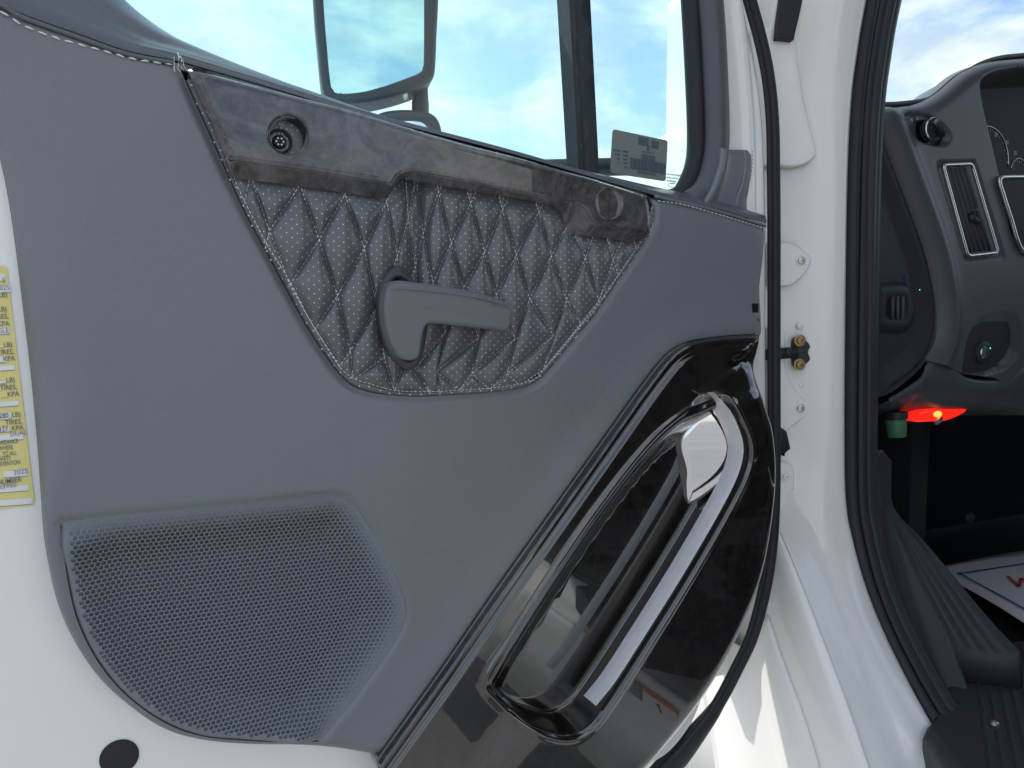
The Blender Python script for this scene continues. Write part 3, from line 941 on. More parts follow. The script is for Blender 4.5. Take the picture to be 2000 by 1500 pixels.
# ---- upper burl trim -------------------------------------------------------
def circ(cx, cy, rx, ry=None, n=40):
    ry = ry or rx
    return np.array([(cx + rx * math.cos(2 * math.pi * k / n), cy + ry * math.sin(2 * math.pi * k / n)) for k in range(n)])
def build_upper_trim():
    Y = 0.829
    outl = TRIM_OUT
    front = crs([(373, 132), (377, 149), (410, 224), (444, 300), (450, 313), (470, 316), (626, 337), (755, 357), (766, 359), (770, 352), (782, 338), (805, 334), (900, 350), (1000, 371), (1063, 386), (1125, 398), (1146, 412),
                 (1156, 430), (1168, 436), (1262, 452), (1268, 440), (1267, 412), (1262, 390), (1252, 379), (1170, 351), (1095, 330), (1000, 303), (900, 278), (757, 234), (675, 210), (545, 177), (440, 149), (380, 129)], 7, True)
    o3 = xz(outl, Y); f3 = xz(front, Y)
    hole = xz(circ(564, 263.5, 36.5, 36), Y)
    toped = xz(crs([(369, 128), (440, 146), (545, 174), (675, 207), (757, 231), (900, 275), (1000, 300), (1095, 327), (1170, 348), (1258, 376)], 10), Y)
    left = xz(crs([(369, 130), (373, 147), (407, 222), (441, 302)], 8), Y)
    rings_line = xz(crs([(450, 306), (626, 329), (755, 349)], 8), Y)
    low_line = xz(front, Y)
    def hf(P):
        s = sdist(P, f3)
        h = -0.70 * np.clip(-s - 0.0006, 0, None) - 0.0008 * (1 - sst(0, 0.003, s))
        d = seg_dist(P, toped, False); x = np.clip(1 - d / 0.011, 0, 1)
        h = h - 0.010 * (1 - np.sqrt(np.clip(1 - x * x, 0, 1)))
        d = seg_dist(P, left, False); h = h - 0.003 * (1 - sst(0, 0.004, d)) - 0.0012 * np.exp(-((d - 0.006) / 0.0014) ** 2)
        dh = sdist(P, hole); h = h - 0.0025 * np.exp(-(np.abs(dh) / 0.0022) ** 2)
        return h
    trim = sheet('burl_trim', o3, hf, 'burl_upper', door, Y, 0.010, rings=(0.0012, 0.0025, 0.004, 0.006, 0.0085, 0.012),
                 feat=[(f3, (-.0075, -.006, -.0042, -.0025, -.001, 0, .0012, .0022, .0034, .0045, .0052, .006, .0072, -.0012, -.0022, -.0034, -.0045, -.0052, -.0072, -.010, .010), True), (toped, (0.002, 0.005, 0.008, -0.002, -0.005, -0.008), False)],
                 holes=[hole], skirt=0.022, hole_skirt=0.024, label='glossy grey brown burl wood strip')
    for bead_px in ([(446, 311), (470, 315), (626, 336), (755, 356), (767, 357)], [(792, 337), (806, 334), (900, 350), (1000, 371), (1063, 386), (1125, 398), (1146, 412), (1156, 430), (1168, 436), (1262, 452)]):
        bp_ = crs(bead_px, 6)
        tube('trim_bead', [W(p[0], p[1] - 1.5, Y + 0.0002) for p in bp_], 0.0011, 'burl_upper', trim, 8)
    bp_ = crs([(460, 305), (626, 328), (740, 345)], 6)
    tube('trim_bead', [W(p[0], p[1], Y + 0.0003) for p in bp_], 0.0008, 'burl_upper', trim, 8)
    # screw well
    c = W(564, 263.5, Y)
    rr = (W(600, 263.5, Y) - c).length
    lathe('screw_well', [(rr + .001, -0.001), (rr - 0.001, -0.020), (rr - .003, -0.024), (0, -0.024)], c, (0, -1, 0), 'black_plastic', trim)
    s = c + Vector((-0.006, 0.018, -0.004))
    lathe('well_ring', [(0.0115, 0.0), (0.0125, 0.004), (0.0115, 0.0055), (0.010, 0.004), (0.0098, -0.004)], s, (0, -1, 0), 'black_plastic', trim)
    lathe('screw', [(0.0095, -0.003), (0.0075, -0.001), (0.006, 0.002), (0.0035, 0.0024), (0.003, 0.0), (0.0, 0.0)], s, (0, -1, 0), 'gloss_black', trim, 20)
    for k in range(6):
        an = k * math.pi / 3
        p = s + Vector((math.cos(an) * 0.0034, -0.0022, math.sin(an) * 0.0034))
        lathe('screw_lobe', [(0, 0.0010), (0.0009, 0.0007), (0.0012, -0.001)], p, (0, -1, 0), 'satin_metal', trim, 8)
    # round blanking plug
    c = W(1190, 398, Y - 0.0005)
    lathe('blanking_plug', [(0.0205, -0.001), (0.0200, 0.0008), (0.0188, 0.0012), (0.0180, 0.0002), (0.0172, -0.0003), (0.010, 0.0), (0, 0.0002)], c, (0, -1, 0), 'burl_upper', trim, 40)
build_upper_trim()

# ---- inside release handle -------------------------------------------------
def build_handle():
    Yb = 0.833
    bez = crs([(774, 519), (752, 538), (741, 562), (739, 606), (748, 658), (765, 697), (791, 720), (808, 722), (822, 710), (834, 670), (838, 610), (824, 562), (800, 535), (788, 522)], 5, True)
    inn = crs([(776, 540), (762, 555), (756, 580), (754, 615), (760, 655), (775, 690), (795, 706), (808, 704), (820, 665), (822, 610), (812, 565), (792, 545)], 5, True)
    b3 = xz(bez, Yb); i3 = xz(inn, Yb)
    def hf(P):
        s = sdist(P, b3)
        x = np.clip(1 - s / 0.007, 0, 1)
        h = -0.006 * (1 - np.sqrt(np.clip(1 - x * x, 0, 1)))
        h = h - 0.012 * sst(-0.001, 0.006, sdist(P, i3))
        return h
    root = sheet('door_handle', b3, hf, 'bezel_plastic', door, Yb, 0.006, rings=(0.0008, 0.002, 0.0035, 0.005, 0.007), feat=[(i3, (-.004, -.002, 0, .002, .004, .006), True)], skirt=0.022,
                 label='dark grey inside release handle')
    Yl = 0.800
    lev = crs([(774, 549), (764, 558), (758, 574), (756, 613), (765, 661), (781, 694), (792, 702), (806, 705), (818, 701), (824, 692), (827, 671), (832, 645), (838, 634), (850, 632), (900, 636), (992, 645), (1000, 641), (1003, 625), (1005, 605), (1001, 592),
               (975, 580), (940, 570), (875, 557), (810, 549), (790, 547)], 5, True)
    l3 = xz(lev, Yl)
    crease = xz(crs([(768, 564), (800, 565), (870, 572), (940, 583), (1004, 598)], 8), Yl)
    crease2 = xz(crs([(800, 604), (870, 611), (1000, 628)], 8), Yl)
    topc = xz(crs([(774, 549), (810, 549), (875, 557), (940, 570), (1001, 592)], 8), Yl)
    xa, xb = W(756, 600, Yl).x, W(1004, 610, Yl).x
    def hl(P):
        s = sdist(P, l3); x = np.clip(1 - s / 0.0045, 0, 1)
        h = -0.0045 * (1 - np.sqrt(np.clip(1 - x * x, 0, 1)))
        dt = seg_dist(P, topc, False)
        h = h - 0.85 * np.clip(0.0088 - dt, 0, None)
        h = h + 0.0006 * np.exp(-(seg_dist(P, crease, False) / 0.0012) ** 2)
        h = h - 0.0009 * np.exp(-(seg_dist(P, crease2, False) / 0.002) ** 2) * sst(0.02, 0.05, P[:, 0] - xa)
        u = (P[:, 0] - xa) / (xb - xa)
        return h - 0.006 * (1 - np.clip(u, 0, 1)) ** 2 - 0.004 * np.clip(u, 0, 1) ** 2
    sheet('lever', l3, hl, 'handle_plastic', root, Yl, 0.006, rings=(0.0006, 0.0015, 0.0028, 0.0045), feat=[(crease, (-.003, -.0012, 0, .0012, .003), False), (crease2, (-.003, 0, .003), False)], skirt=0.016, back=True)
    tube('lever_ridge', [W(p_[0], p_[1], Yl - 0.0006 + 0.006 * (1 - (p_[0] - 756) / 248) ** 2 + 0.004 * ((p_[0] - 756) / 248) ** 2) for p_ in crs([(772, 564), (800, 565), (870, 572), (940, 583), (1000, 597)], 8)], 0.0009, 'handle_plastic', root, 8)
    p = W(790, 625, 0.835)
    box('lever_pivot', (p.x - 0.014, 0.806, p.z - 0.022), (p.x + 0.008, 0.85, p.z + 0.022), 'black_plastic', root, 0.004)
build_handle()

# ---- speaker grille -----------------------------------------------------------
def build_grille():
    out = xz(crs(grille_px, 5, True), DOOR_Y)
    tr = xz(crs([(122, 1021), (300, 1002), (480, 984), (620, 969), (655, 967), (685, 978), (706, 1002), (735, 1050), (766, 1110), (786, 1160), (793, 1186), (790, 1212), (776, 1246), (740, 1300), (690, 1368), (640, 1430), (622, 1452)], 8), DOOR_Y)
    lb = xz(crs([(622, 1452, 1), (560, 1455), (460, 1449), (400, 1443), (340, 1424), (280, 1389), (225, 1340), (180, 1278), (150, 1213), (134, 1150), (124, 1085), (118, 1030)], 8), DOOR_Y)
    def hf(P):
        dt = seg_dist(P, tr, False); dl = seg_dist(P, lb, False)
        h = -0.0022 - 0.013 * sst(0, 0.055, dt)
        h = h + 0.0125 * (1 - sst(0.004, 0.050, dl)) * sst(0.0, 0.03, dt)
        x = np.clip(1 - dl / 0.005, 0, 1)
        h = h - 0.006 * (1 - np.sqrt(np.clip(1 - x * x, 0, 1)))
        return h
    A = 0.0050; ROW = A * 0.866; rh = A / math.sqrt(3)
    lo, hi = out.min(0), out.max(0)
    ang = R(0.0)
    cells = []
    r = 0; z = lo[1] + 0.003
    while z < hi[1]:
        x = lo[0] + (A / 2 if r % 2 else 0)
        while x < hi[0]:
            cells.append((x, z)); x += A
        z += ROW; r += 1
    C = np.array(cells)
    s = sdist(C, out); dl = seg_dist(C, lb, False)
    C = C[(s > 0.0033) & (dl > 0.0068)]
    vid = {}; PV = []; DV = []; faces = []
    def vert(p):
        k = (round(p[0] * 2e5), round(p[1] * 2e5))
        if k not in vid:
            vid[k] = len(PV); PV.append(p); DV.append(0.0)
        return vid[k]
    dt = seg_dist(C, tr, False); dlc = seg_dist(C, lb, False)
    edgecount = {}
    for (x, z), d, dl_ in zip(C, dt, dlc):
        hexv = [vert((x + rh * math.cos(math.pi / 6 + k * math.pi / 3), z + rh * math.sin(math.pi / 6 + k * math.pi / 3))) for k in range(6)]
        f = float(sst(0.002, 0.030, np.array([d]))[0]); f2 = float(sst(0.005, 0.012, np.array([dl_]))[0])
        dep = 0.00032 + 0.0034 * f * (0.35 + 0.65 * f2)
        hr = 0.00185 + 0.00022 * f
        ring = []; ring2 = []
        for k in range(12):
            an = math.pi / 6 + k * math.pi / 6
            q = (x + hr * math.cos(an), z + hr * math.sin(an))
            PV.append(q); DV.append(0.0); ring.append(len(PV) - 1)
            q = (x + hr * 0.9 * math.cos(an), z + hr * 0.9 * math.sin(an))
            PV.append(q); DV.append(dep); ring2.append(len(PV) - 1)
        for k in range(6):
            faces.append((hexv[k], hexv[(k + 1) % 6], ring[(2 * k + 2) % 12], ring[2 * k + 1], ring[2 * k]))
            e = tuple(sorted((hexv[k], hexv[(k + 1) % 6]))); edgecount.setdefault(e, []).append((hexv[k], hexv[(k + 1) % 6]))
        for k in range(12):
            faces.append((ring[k], ring[(k + 1) % 12], ring2[(k + 1) % 12], ring2[k]))
        faces.append(tuple(ring2))
    PVa = np.array(PV)
    H = hf(PVa) - np.array(DV)
    V = frame_y(DOOR_Y)(PVa, H)
    me = mesh_from('perforations', V, faces, False)
    # outer boundary of the honeycomb
    nxt = {}
    for e, l in edgecount.items():
        if len(l) == 1: nxt.setdefault(l[0][0], []).append(l[0][1])
    loops = []; used = set()
    for st in list(nxt):
        if st in used: continue
        lp = [st]; used.add(st); cur = nxt[st][0]
        while cur != st and cur in nxt and cur not in used:
            lp.append(cur); used.add(cur); cur = nxt[cur][0]
        loops.append(lp)
    loops.sort(key=len); lp = PVa[loops[-1]]
    g = sheet('speaker_grille', out, hf, 'grille_plastic', door, DOOR_Y, 0.02, rings=(0.0008, 0.002, 0.0035, 0.005, 0.007), holes=[lp], skirt=0.012, hole_skirt=0,
              label='grey honeycomb perforated speaker grille')
    link('perforations', me, 'grille_plastic', g, 'honeycomb of small round holes', 'stuff')
build_grille()

# ---- glossy burl map pocket ------------------------------------------------------
def build_pocket():
    Y = 0.842
    right_px = [(1482, 651, 1), (1481, 670, 1), (1476, 690), (1469, 715), (1471, 746), (1483, 790), (1496, 832), (1503, 900), (1501, 965), (1490, 1050), (1472, 1130), (1440, 1212), (1400, 1292), (1352, 1368), (1296, 1440), (1240, 1500), (1170, 1550), (1080, 1575, 1)]
    edge = crs(trim_edge_px, 10)
    rp = crs(right_px, 10)
    outl = np.vstack([edge, rp[1:], np.array([(900, 1580), (760, 1545), (735, 1500)])])
    o3 = xz(outl, Y); e3 = xz(edge, Y); r3 = xz(rp, Y)
    K_px = [(943, 1326), (985, 1254), (1060, 1136), (1160, 990), (1262, 862), (1330, 804), (1388, 772), (1398, 780), (1424, 828), (1437, 866), (1434, 905), (1410, 962), (1330, 1102), (1240, 1246), (1162, 1366), (1132, 1402), (1092, 1420), (1046, 1412), (998, 1386), (960, 1352)]
    K = xz(crs(K_px, 8, True), Y)
    Kright = xz(crs([(1392, 772), (1424, 828), (1437, 866), (1434, 905), (1410, 962), (1330, 1102), (1240, 1246), (1162, 1366), (1132, 1402), (1092, 1420), (1046, 1412), (998, 1386), (946, 1334)], 8), Y)
    Kleft = xz(crs([(943, 1326), (985, 1254), (1060, 1136), (1160, 990), (1262, 862), (1330, 804), (1388, 772)], 8), Y)
    tg = e3[len(e3) // 2 + 1] - e3[len(e3) // 2]
    q = e3[len(e3) // 2] + np.array([-tg[1], tg[0]]) / np.linalg.norm(tg) * 0.01
    E_SIGN = 1 if inside(q[None], o3)[0] else -1
    zlo = W(950, 1330, Y).z; zhi = W(1390, 770, Y).z
    def hf(P):
        de = seg_dist(P, e3, False); dr = seg_dist(P, r3, False)
        w = de / (de + dr + 1e-6)
        # stepped ridges along the upper diagonal edge
        ridge = 0.010 * sst(0, 0.006, de) - 0.0016 * np.exp(-((de - 0.012) / 0.0016) ** 2) + 0.003 * sst(0.015, 0.021, de)
        xr = np.clip(1 - dr / 0.030, 0, 1)
        wall = 0.028 - 0.026 * (1 - np.sqrt(np.clip(1 - xr * xr, 0, 1)))
        wall = wall * (1 - 0.75 * sst(zhi - 0.01, zhi + 0.05, P[:, 1]))
        h = ridge * (1 - sst(0.35, 0.6, w)) + wall * sst(0.35, 0.6, w)
        sk = sdist(P, K)
        wr = sst(0.4, 0.62, w)
        Rr = 0.055 * (1 - wr) + 0.009 * wr
        dk = np.where(sk > 0, seg_dist(P, Kright, False), 0); dkl = np.where(sk > 0, seg_dist(P, Kleft, False), 0)
        inn = sst(0, 0.008, dk) * sst(0, 0.05, dkl + 0.0) 
        h = np.where(sk > 0, h * (1 - inn) - 0.030 * inn, h)
        # narrow rolled edge at the left of the opening
        h = h + 0.0025 * np.exp(-((sk + 0.004) / 0.004) ** 2)
        return h
    trim = sheet('pocket_trim', o3, hf, 'burl_lower', door, Y, 0.0085, rings=(0.0015, 0.0035, 0.006, 0.010, 0.016),
                 feat=[(K, tuple(np.arange(-.014, .0141, .0020)), True), (e3, tuple(-np.arange(.002, .023, .0018)) if E_SIGN < 0 else tuple(np.arange(.002, .023, .0018)), False)],
                 skirt=0.028, label='glossy black burl map pocket trim')
    # burl lip of the pocket, reflected sky put into its pale colour
    lip_px = crs([(1392, 768), (1408, 792), (1428, 828), (1441, 868), (1437, 908), (1412, 966), (1332, 1106), (1242, 1250), (1190, 1330), (1156, 1372)], 8)
    tg_ = np.gradient(lip_px, axis=0); nn_ = np.column_stack([-tg_[:, 1], tg_[:, 0]]); nn_ /= np.linalg.norm(nn_, axis=1)[:, None]
    if nn_[len(nn_) // 2][0] < 0: nn_ = -nn_
    rows = []
    for i, p in enumerate(lip_px):
        w = 10.5 * min(1.0, 0.25 + i / 8.0)
        a = p - nn_[i] * w; b = p + nn_[i] * w
        A_ = W(a[0], a[1], Y - 0.020); B_ = W(b[0], b[1], Y - 0.036)
        rows.append([A_ + Vector((0, 0.010, 0)), A_, A_.lerp(B_, .33) + Vector((0, -.0008, .0004)), A_.lerp(B_, .66) + Vector((0, -.0008, .0004)), B_, B_ + Vector((0.001, 0.014, -0.001))])
    loft('pocket_lip', rows, 'lip_sky_sheen', trim, 'burl lip of the pocket, coloured pale for reflected sky', thick=0.0, smooth=False)
    # mirror-bright pull plate inside the pocket
    pl = crs([(1384, 782), (1399, 806), (1416, 836), (1427, 866), (1422, 908), (1398, 954), (1374, 988), (1366, 990), (1360, 960), (1358, 925), (1350, 885), (1350, 856), (1364, 828), (1376, 806)], 5, True)
    p3 = xz(pl, Y + 0.004)
    cx = p3.mean(0)
    def hp2(P):
        d = sdist(P, p3); x = np.clip(1 - d / 0.006, 0, 1)
        return -0.003 * (1 - np.sqrt(np.clip(1 - x * x, 0, 1))) + 0.55 * (P[:, 0] - cx[0]) - 1.6 * (P[:, 1] - cx[1] - 0.02) ** 2
    sheet('pull_plate', p3, hp2, 'chrome', trim, Y + 0.004, 0.006, rings=(0.001, 0.0025, 0.004, 0.006), skirt=0.012, label='bright chrome pull plate inside the pocket')
    # screw hole on the front edge
    c = W(1484, 856, Y - 0.012)
    lathe('screw_hole', [(0.0125, -0.002), (0.0118, 0.0012), (0.0105, 0.0016), (0.0098, 0.0), (0.009, -0.010), (0, -0.010)], c, (0, -1, 0), 'gloss_black', trim, 28)
build_pocket()

# ---- window: glass, divider bar, frame, cover ---------------------------------------
def build_window():
    gl = xz(crs([(-200, -540, 1), (1130, -660), (1270, -490), (1360, -160), (1386, 20), (1396, 160), (1398, 260), (1398, 360), (1380, 400, 1), (900, 320), (640, 240), (420, 175), (250, 95), (60, -40), (-80, -200, 1)], 30, True), 0.91)
    g = sheet('window_glass', gl, lambda P: np.zeros(len(P)), 'window_glass', door, 0.912, 0.5, skirt=0, label='clear side window glass')
    # divider between the two panes
    def bar(name, xs, m, Y, depth):
        a = [W(xs[0][0], xs[0][1], Y), W(xs[1][0], xs[1][1], Y), W(xs[2][0], xs[2][1], Y), W(xs[3][0], xs[3][1], Y)]
        o = np.array([(p.x, p.z) for p in a]); 
        o = np.vstack([np.linspace(o[i], o[(i + 1) % 4], 12, endpoint=False) for i in range(4)])
        def hf(P):
            s = sdist(P, o); x = np.clip(1 - s / 0.003, 0, 1); return -0.003 * (1 - np.sqrt(np.clip(1 - x * x, 0, 1)))
        return sheet(name, o, hf, m, door, Y, 0.02, rings=(0.0008, 0.002, 0.003), skirt=depth, back=True)
    bar('window_divider', [(1079, -600), (1125, -600), (1174, 362), (1135, 362)], 'black_plastic', 0.9, 0.03)
    bar('divider_strip', [(1093, -600), (1099, -600), (1147, 362), (1142, 362)], 'rubber', 0.8985, 0.004)
    # moulded frame on the hinge side of the window
    pa = crs([(1315, -420), (1338, -200), (1350, -40), (1356, 60), (1361, 160), (1364, 250), (1362, 310), (1350, 352), (1328, 384), (1290, 392)], 12)
    tube('glass_channel', [W(p[0] - 4, p[1], 0.903) for p in pa], 0.013, 'rubber', door, 12, rx=0.0135, up=Vector((1, 0, 0)))
    pb = crs([(1350, -420), (1372, -200), (1384, -40), (1392, 60), (1397, 160), (1400, 250), (1398, 300), (1388, 345), (1372, 378), (1345, 400)], 12)
    tube('window_frame', [W(p[0], p[1], 0.886) for p in pb], 0.016, 'dash_plastic', door, 16, rx=0.0185, up=Vector((1, 0, 0)), label='moulded dark frame beside the window')
    # stitched corner cover
    cv = crs([(1404, 289, 1), (1472, 289), (1479, 294), (1481, 320), (1475, 370), (1471, 396), (1478, 440, 1), (1440, 432), (1366, 402, 1), (1384, 372), (1396, 340), (1402, 315)], 7, True)
    c3 = xz(cv, 0.87)
    seam = xz(crs([(1464, 290), (1465, 320), (1458, 360), (1449, 385), (1452, 425)], 6), 0.87)
    arc = xz(crs([(1404, 289), (1402, 315), (1396, 340), (1384, 372), (1366, 402)], 6), 0.87)
    def hc(P):
        s = sdist(P, c3); x = np.clip(1 - s / 0.005, 0, 1)
        h = -0.005 * (1 - np.sqrt(np.clip(1 - x * x, 0, 1)))
        return h - 0.0022 * np.exp(-(seg_dist(P, seam, False) / 0.0014) ** 2) + 0.009 * np.exp(-(seg_dist(P, arc, False) / 0.016) ** 2) - 0.01 * sst(0.0, 0.03, seg_dist(P, arc, False))
    cover = sheet('corner_cover', c3, hc, 'vinyl', door, 0.87, 0.008, rings=(0.001, 0.0025, 0.004), feat=[(seam, (-.003, -.0015, 0, .0015, .003), False)], skirt=0.03, label='stitched grey vinyl cover at the window corner')
    sp = crs([(1468, 292), (1469, 320), (1462, 360), (1454, 386)], 5)
    stitches('cover_stitching', [[W(p[0], p[1], 0.8785) for p in sp]], 0.0035, 0.002, 0.0004, 'rubber', cover, NEG_Y, 0, 0.0006)
    # stick-on card on the pane, seen from behind
    q = [W(*p, 0.9105) for p in ((1196, 252.5), (1303, 275), (1299, 354.5), (1190.5, 338))]
    cx = sum(q, Vector()) / 4
    ol = np.array([(v.x, v.z) for v in q])
    pts = []
    for i in range(4):                      # rounded corners
        a, b, c = ol[i - 1], ol[i], ol[(i + 1) % 4]
        u = (a - b) / np.linalg.norm(a - b); v = (c - b) / np.linalg.norm(c - b)
        for t in np.linspace(0, 1, 6):
            pts.append(b + u * 0.004 * (1 - t) ** 2 + v * 0.004 * t ** 2)
    card = sheet('window_sticker', np.array(pts), lambda P: np.zeros(len(P)), 'card_back', door, 0.909, 0.5, skirt=0.0012, back=True, label='grey stick-on card showing faint print through the glass')
    def bi(u, v): 
        p = ol[0] * (1 - u) * (1 - v) + ol[1] * u * (1 - v) + ol[2] * u * v + ol[3] * (1 - u) * v
        return p
    def patch(u0, v0, u1, v1):
        pp = [bi(u0, v0), bi(u1, v0), bi(u1, v1), bi(u0, v1)]
        me = mesh_from('printed_block', [(p[0], 0.9084, p[1]) for p in pp], [(0, 1, 2, 3)], False)
        return link('printed_block', me, 'card_print', card)
    patch(0.46, 0.05, 0.64, 0.23); patch(0.70, 0.07, 0.83, 0.25); patch(0.62, 0.22, 0.67, 0.34)
    patch(0.53, 0.44, 0.78, 0.56); patch(0.54, 0.37, 0.76, 0.39); patch(0.48, 0.86, 0.80, 0.90)
    u = 0.335
    while u < 0.965:
        w = random.choice([0.008, 0.014, 0.02, 0.03]); patch(u, 0.57, min(u + w, 0.97), 0.83); u += w + random.choice([0.003, 0.005, 0.008])
    for k, v in enumerate((0.44, 0.53, 0.62, 0.71, 0.80)):
        patch(0.19 + 0.01 * k, v, 0.29, v + 0.035)
        if k < 4: patch(0.03 + 0.03 * k, v + 0.01, 0.15, v + 0.045)
    # a plain dark square where the code square is
    # etched marking on the glass
    V = []; Fc = []
    for px0, px1, py, hgt in ((1302, 1333, 340, 3.2), (1302, 1322, 346.5, 3.2), (1303, 1321, 353, 3.6), (1309, 1316, 358.5, 1.8), (1305, 1324, 371, 1.8)):
        x = px0
        while x < px1:
            wd = random.uniform(0.9, 1.9); y = py + (x - px0) * 0.12
            b = len(V)
            V += [W(x, y + hgt / 2, 0.9112), W(x + wd, y + hgt / 2, 0.9112), W(x + wd, y - hgt / 2, 0.9112), W(x, y - hgt / 2, 0.9112)]
            Fc.append((b, b + 1, b + 2, b + 3)); x += wd + random.uniform(0.5, 1.0)
    link('etched_print', mesh_from('etched_print', V, Fc, False), 'ink', g, kind='stuff')
    cl = W(1315, 362, 0.911)
    tube('etched_mark', [cl + Vector((0.009 * math.cos(a), 0, 0.003 * math.sin(a))) for a in np.linspace(0, 2 * math.pi, 20)[:-1]], 0.0004, 'ink', g, 5, closed=True, up=Vector((0, 1, 0)))
    cl = W(1330, 347, 0.911)
    tube('etched_mark', [cl + Vector((0.005 * math.cos(a), 0, 0.005 * math.sin(a))) for a in np.linspace(0, 2 * math.pi, 20)[:-1]], 0.0003, 'ink', g, 5, closed=True, up=Vector((0, 1, 0)))
build_window()

# ---- outside mirror carried on the door -------------------------------------------------
def plane_frame(p0, n, upv=Vector((0, 0, 1))):
    n = n.normalized(); u = upv.cross(n).normalized(); v = n.cross(u)
    def uv(pts): return np.array([(lambda w: ((w - p0).dot(u), (w - p0).dot(v)))(WP(p[0], p[1], p0, n)) for p in pts])
    P0, U, Vv, N = (np.array(a) for a in (p0, u, v, n))
    def to3(P, h): return P0[None] + P[:, :1] * U[None] + P[:, 1:] * Vv[None] + h[:, None] * N[None]
    return uv, to3
def build_mirror():
    p0 = W(735, 90, 1.18)
    uv, to3 = plane_frame(p0, Vector((-0.22, -0.97, -0.02)))
    outer = uv(crs([(596, -330), (604, -150), (612, 0), (620, 90), (629, 168), (640, 187), (665, 197), (698, 198), (761, 187), (820, 168), (845, 153), (851, 138), (855, 60), (858, 0), (860, -150), (850, -330), (720, -360)], 10, True))
    inner = uv(crs([(616, -320), (622, -150), (629, 0), (636, 90), (644, 168), (651, 180), (669, 184), (728, 176), (812, 147), (827, 138), (831, 126), (832, 0), (832, -150), (826, -320), (720, -345)], 10, True))
    def hh(P):
        s = sdist(P, outer); x = np.clip(1 - s / 0.012, 0, 1)
        h = -0.012 * (1 - np.sqrt(np.clip(1 - x * x, 0, 1)))
        return h - 0.008 * sst(-0.001, 0.003, sdist(P, inner))
    hs = sheet('mirror_housing', outer, hh, 'black_plastic', door, spacing=0.02, rings=(0.001, 0.003, 0.006, 0.010, 0.014), feat=[(inner, (-.003, -.0015, 0, .0015, .003), True)], skirt=0.07, to3=to3, back=True,
               label='black framed outside mirror seen through the window')
    sheet('mirror_glass', inner * 1.0, lambda P: np.full(len(P), -0.0065), 'mirror_glass', hs, spacing=0.1, skirt=0.001, to3=to3)
    # arm and lower wide-angle mirror
    a = W(822, 150, 1.22); b = W(822, 420, 1.22)
    tube('mirror_arm', [a + Vector((0, .02, .25)), a, W(821, 200, 1.22), b], 0.0135, 'black_plastic', door, 14)
    for py in (-120, 330):
        c = W(822, py, 1.22); tube('mirror_arm', [c, c + Vector((0.10, -0.05, 0)), c + Vector((0.25, -0.27, -0.02))], 0.013, 'black_plastic', door, 12)
    p1 = W(800, 280, 1.16)
    uv, to3b = plane_frame(p1, Vector((-0.22, -0.97, 0.05)))
    o2 = uv(crs([(712, 260), (732, 224), (770, 212), (829, 214), (852, 225), (863, 247), (866, 300), (858, 380), (840, 400), (730, 400), (712, 370)], 8, True))
    i2 = uv(crs([(728, 275), (748, 244), (775, 233), (820, 228), (838, 234), (847, 250), (850, 300), (842, 372), (830, 384), (740, 384), (728, 365)], 8, True))
    def h2(P):
        s = sdist(P, o2); x = np.clip(1 - s / 0.010, 0, 1)
        return -0.010 * (1 - np.sqrt(np.clip(1 - x * x, 0, 1))) - 0.007 * sst(-0.001, 0.003, sdist(P, i2))
    hs2 = sheet('convex_mirror_housing', o2, h2, 'black_plastic', door, spacing=0.015, rings=(0.001, 0.003, 0.006, 0.010), feat=[(i2, (-.003, -.0015, 0, .0015, .003), True)], skirt=0.05, to3=to3b, back=True,
                label='small black framed wide angle mirror below the main mirror')
    c2 = i2.mean(0)
    sheet('mirror_glass', i2, lambda P: -0.006 + 0.008 * (1 - ((P - c2) ** 2).sum(1) / 0.0036), 'mirror_glass', hs2, spacing=0.008, skirt=0.001, to3=to3b)
    d = W(791, 183, 1.19)
    lathe('drain_nub', [(0.004, 0), (0.0035, 0.006), (0.0015, 0.009), (0, 0.009)], d, (0, 0, -1), 'label_white', hs, 12)
build_mirror()

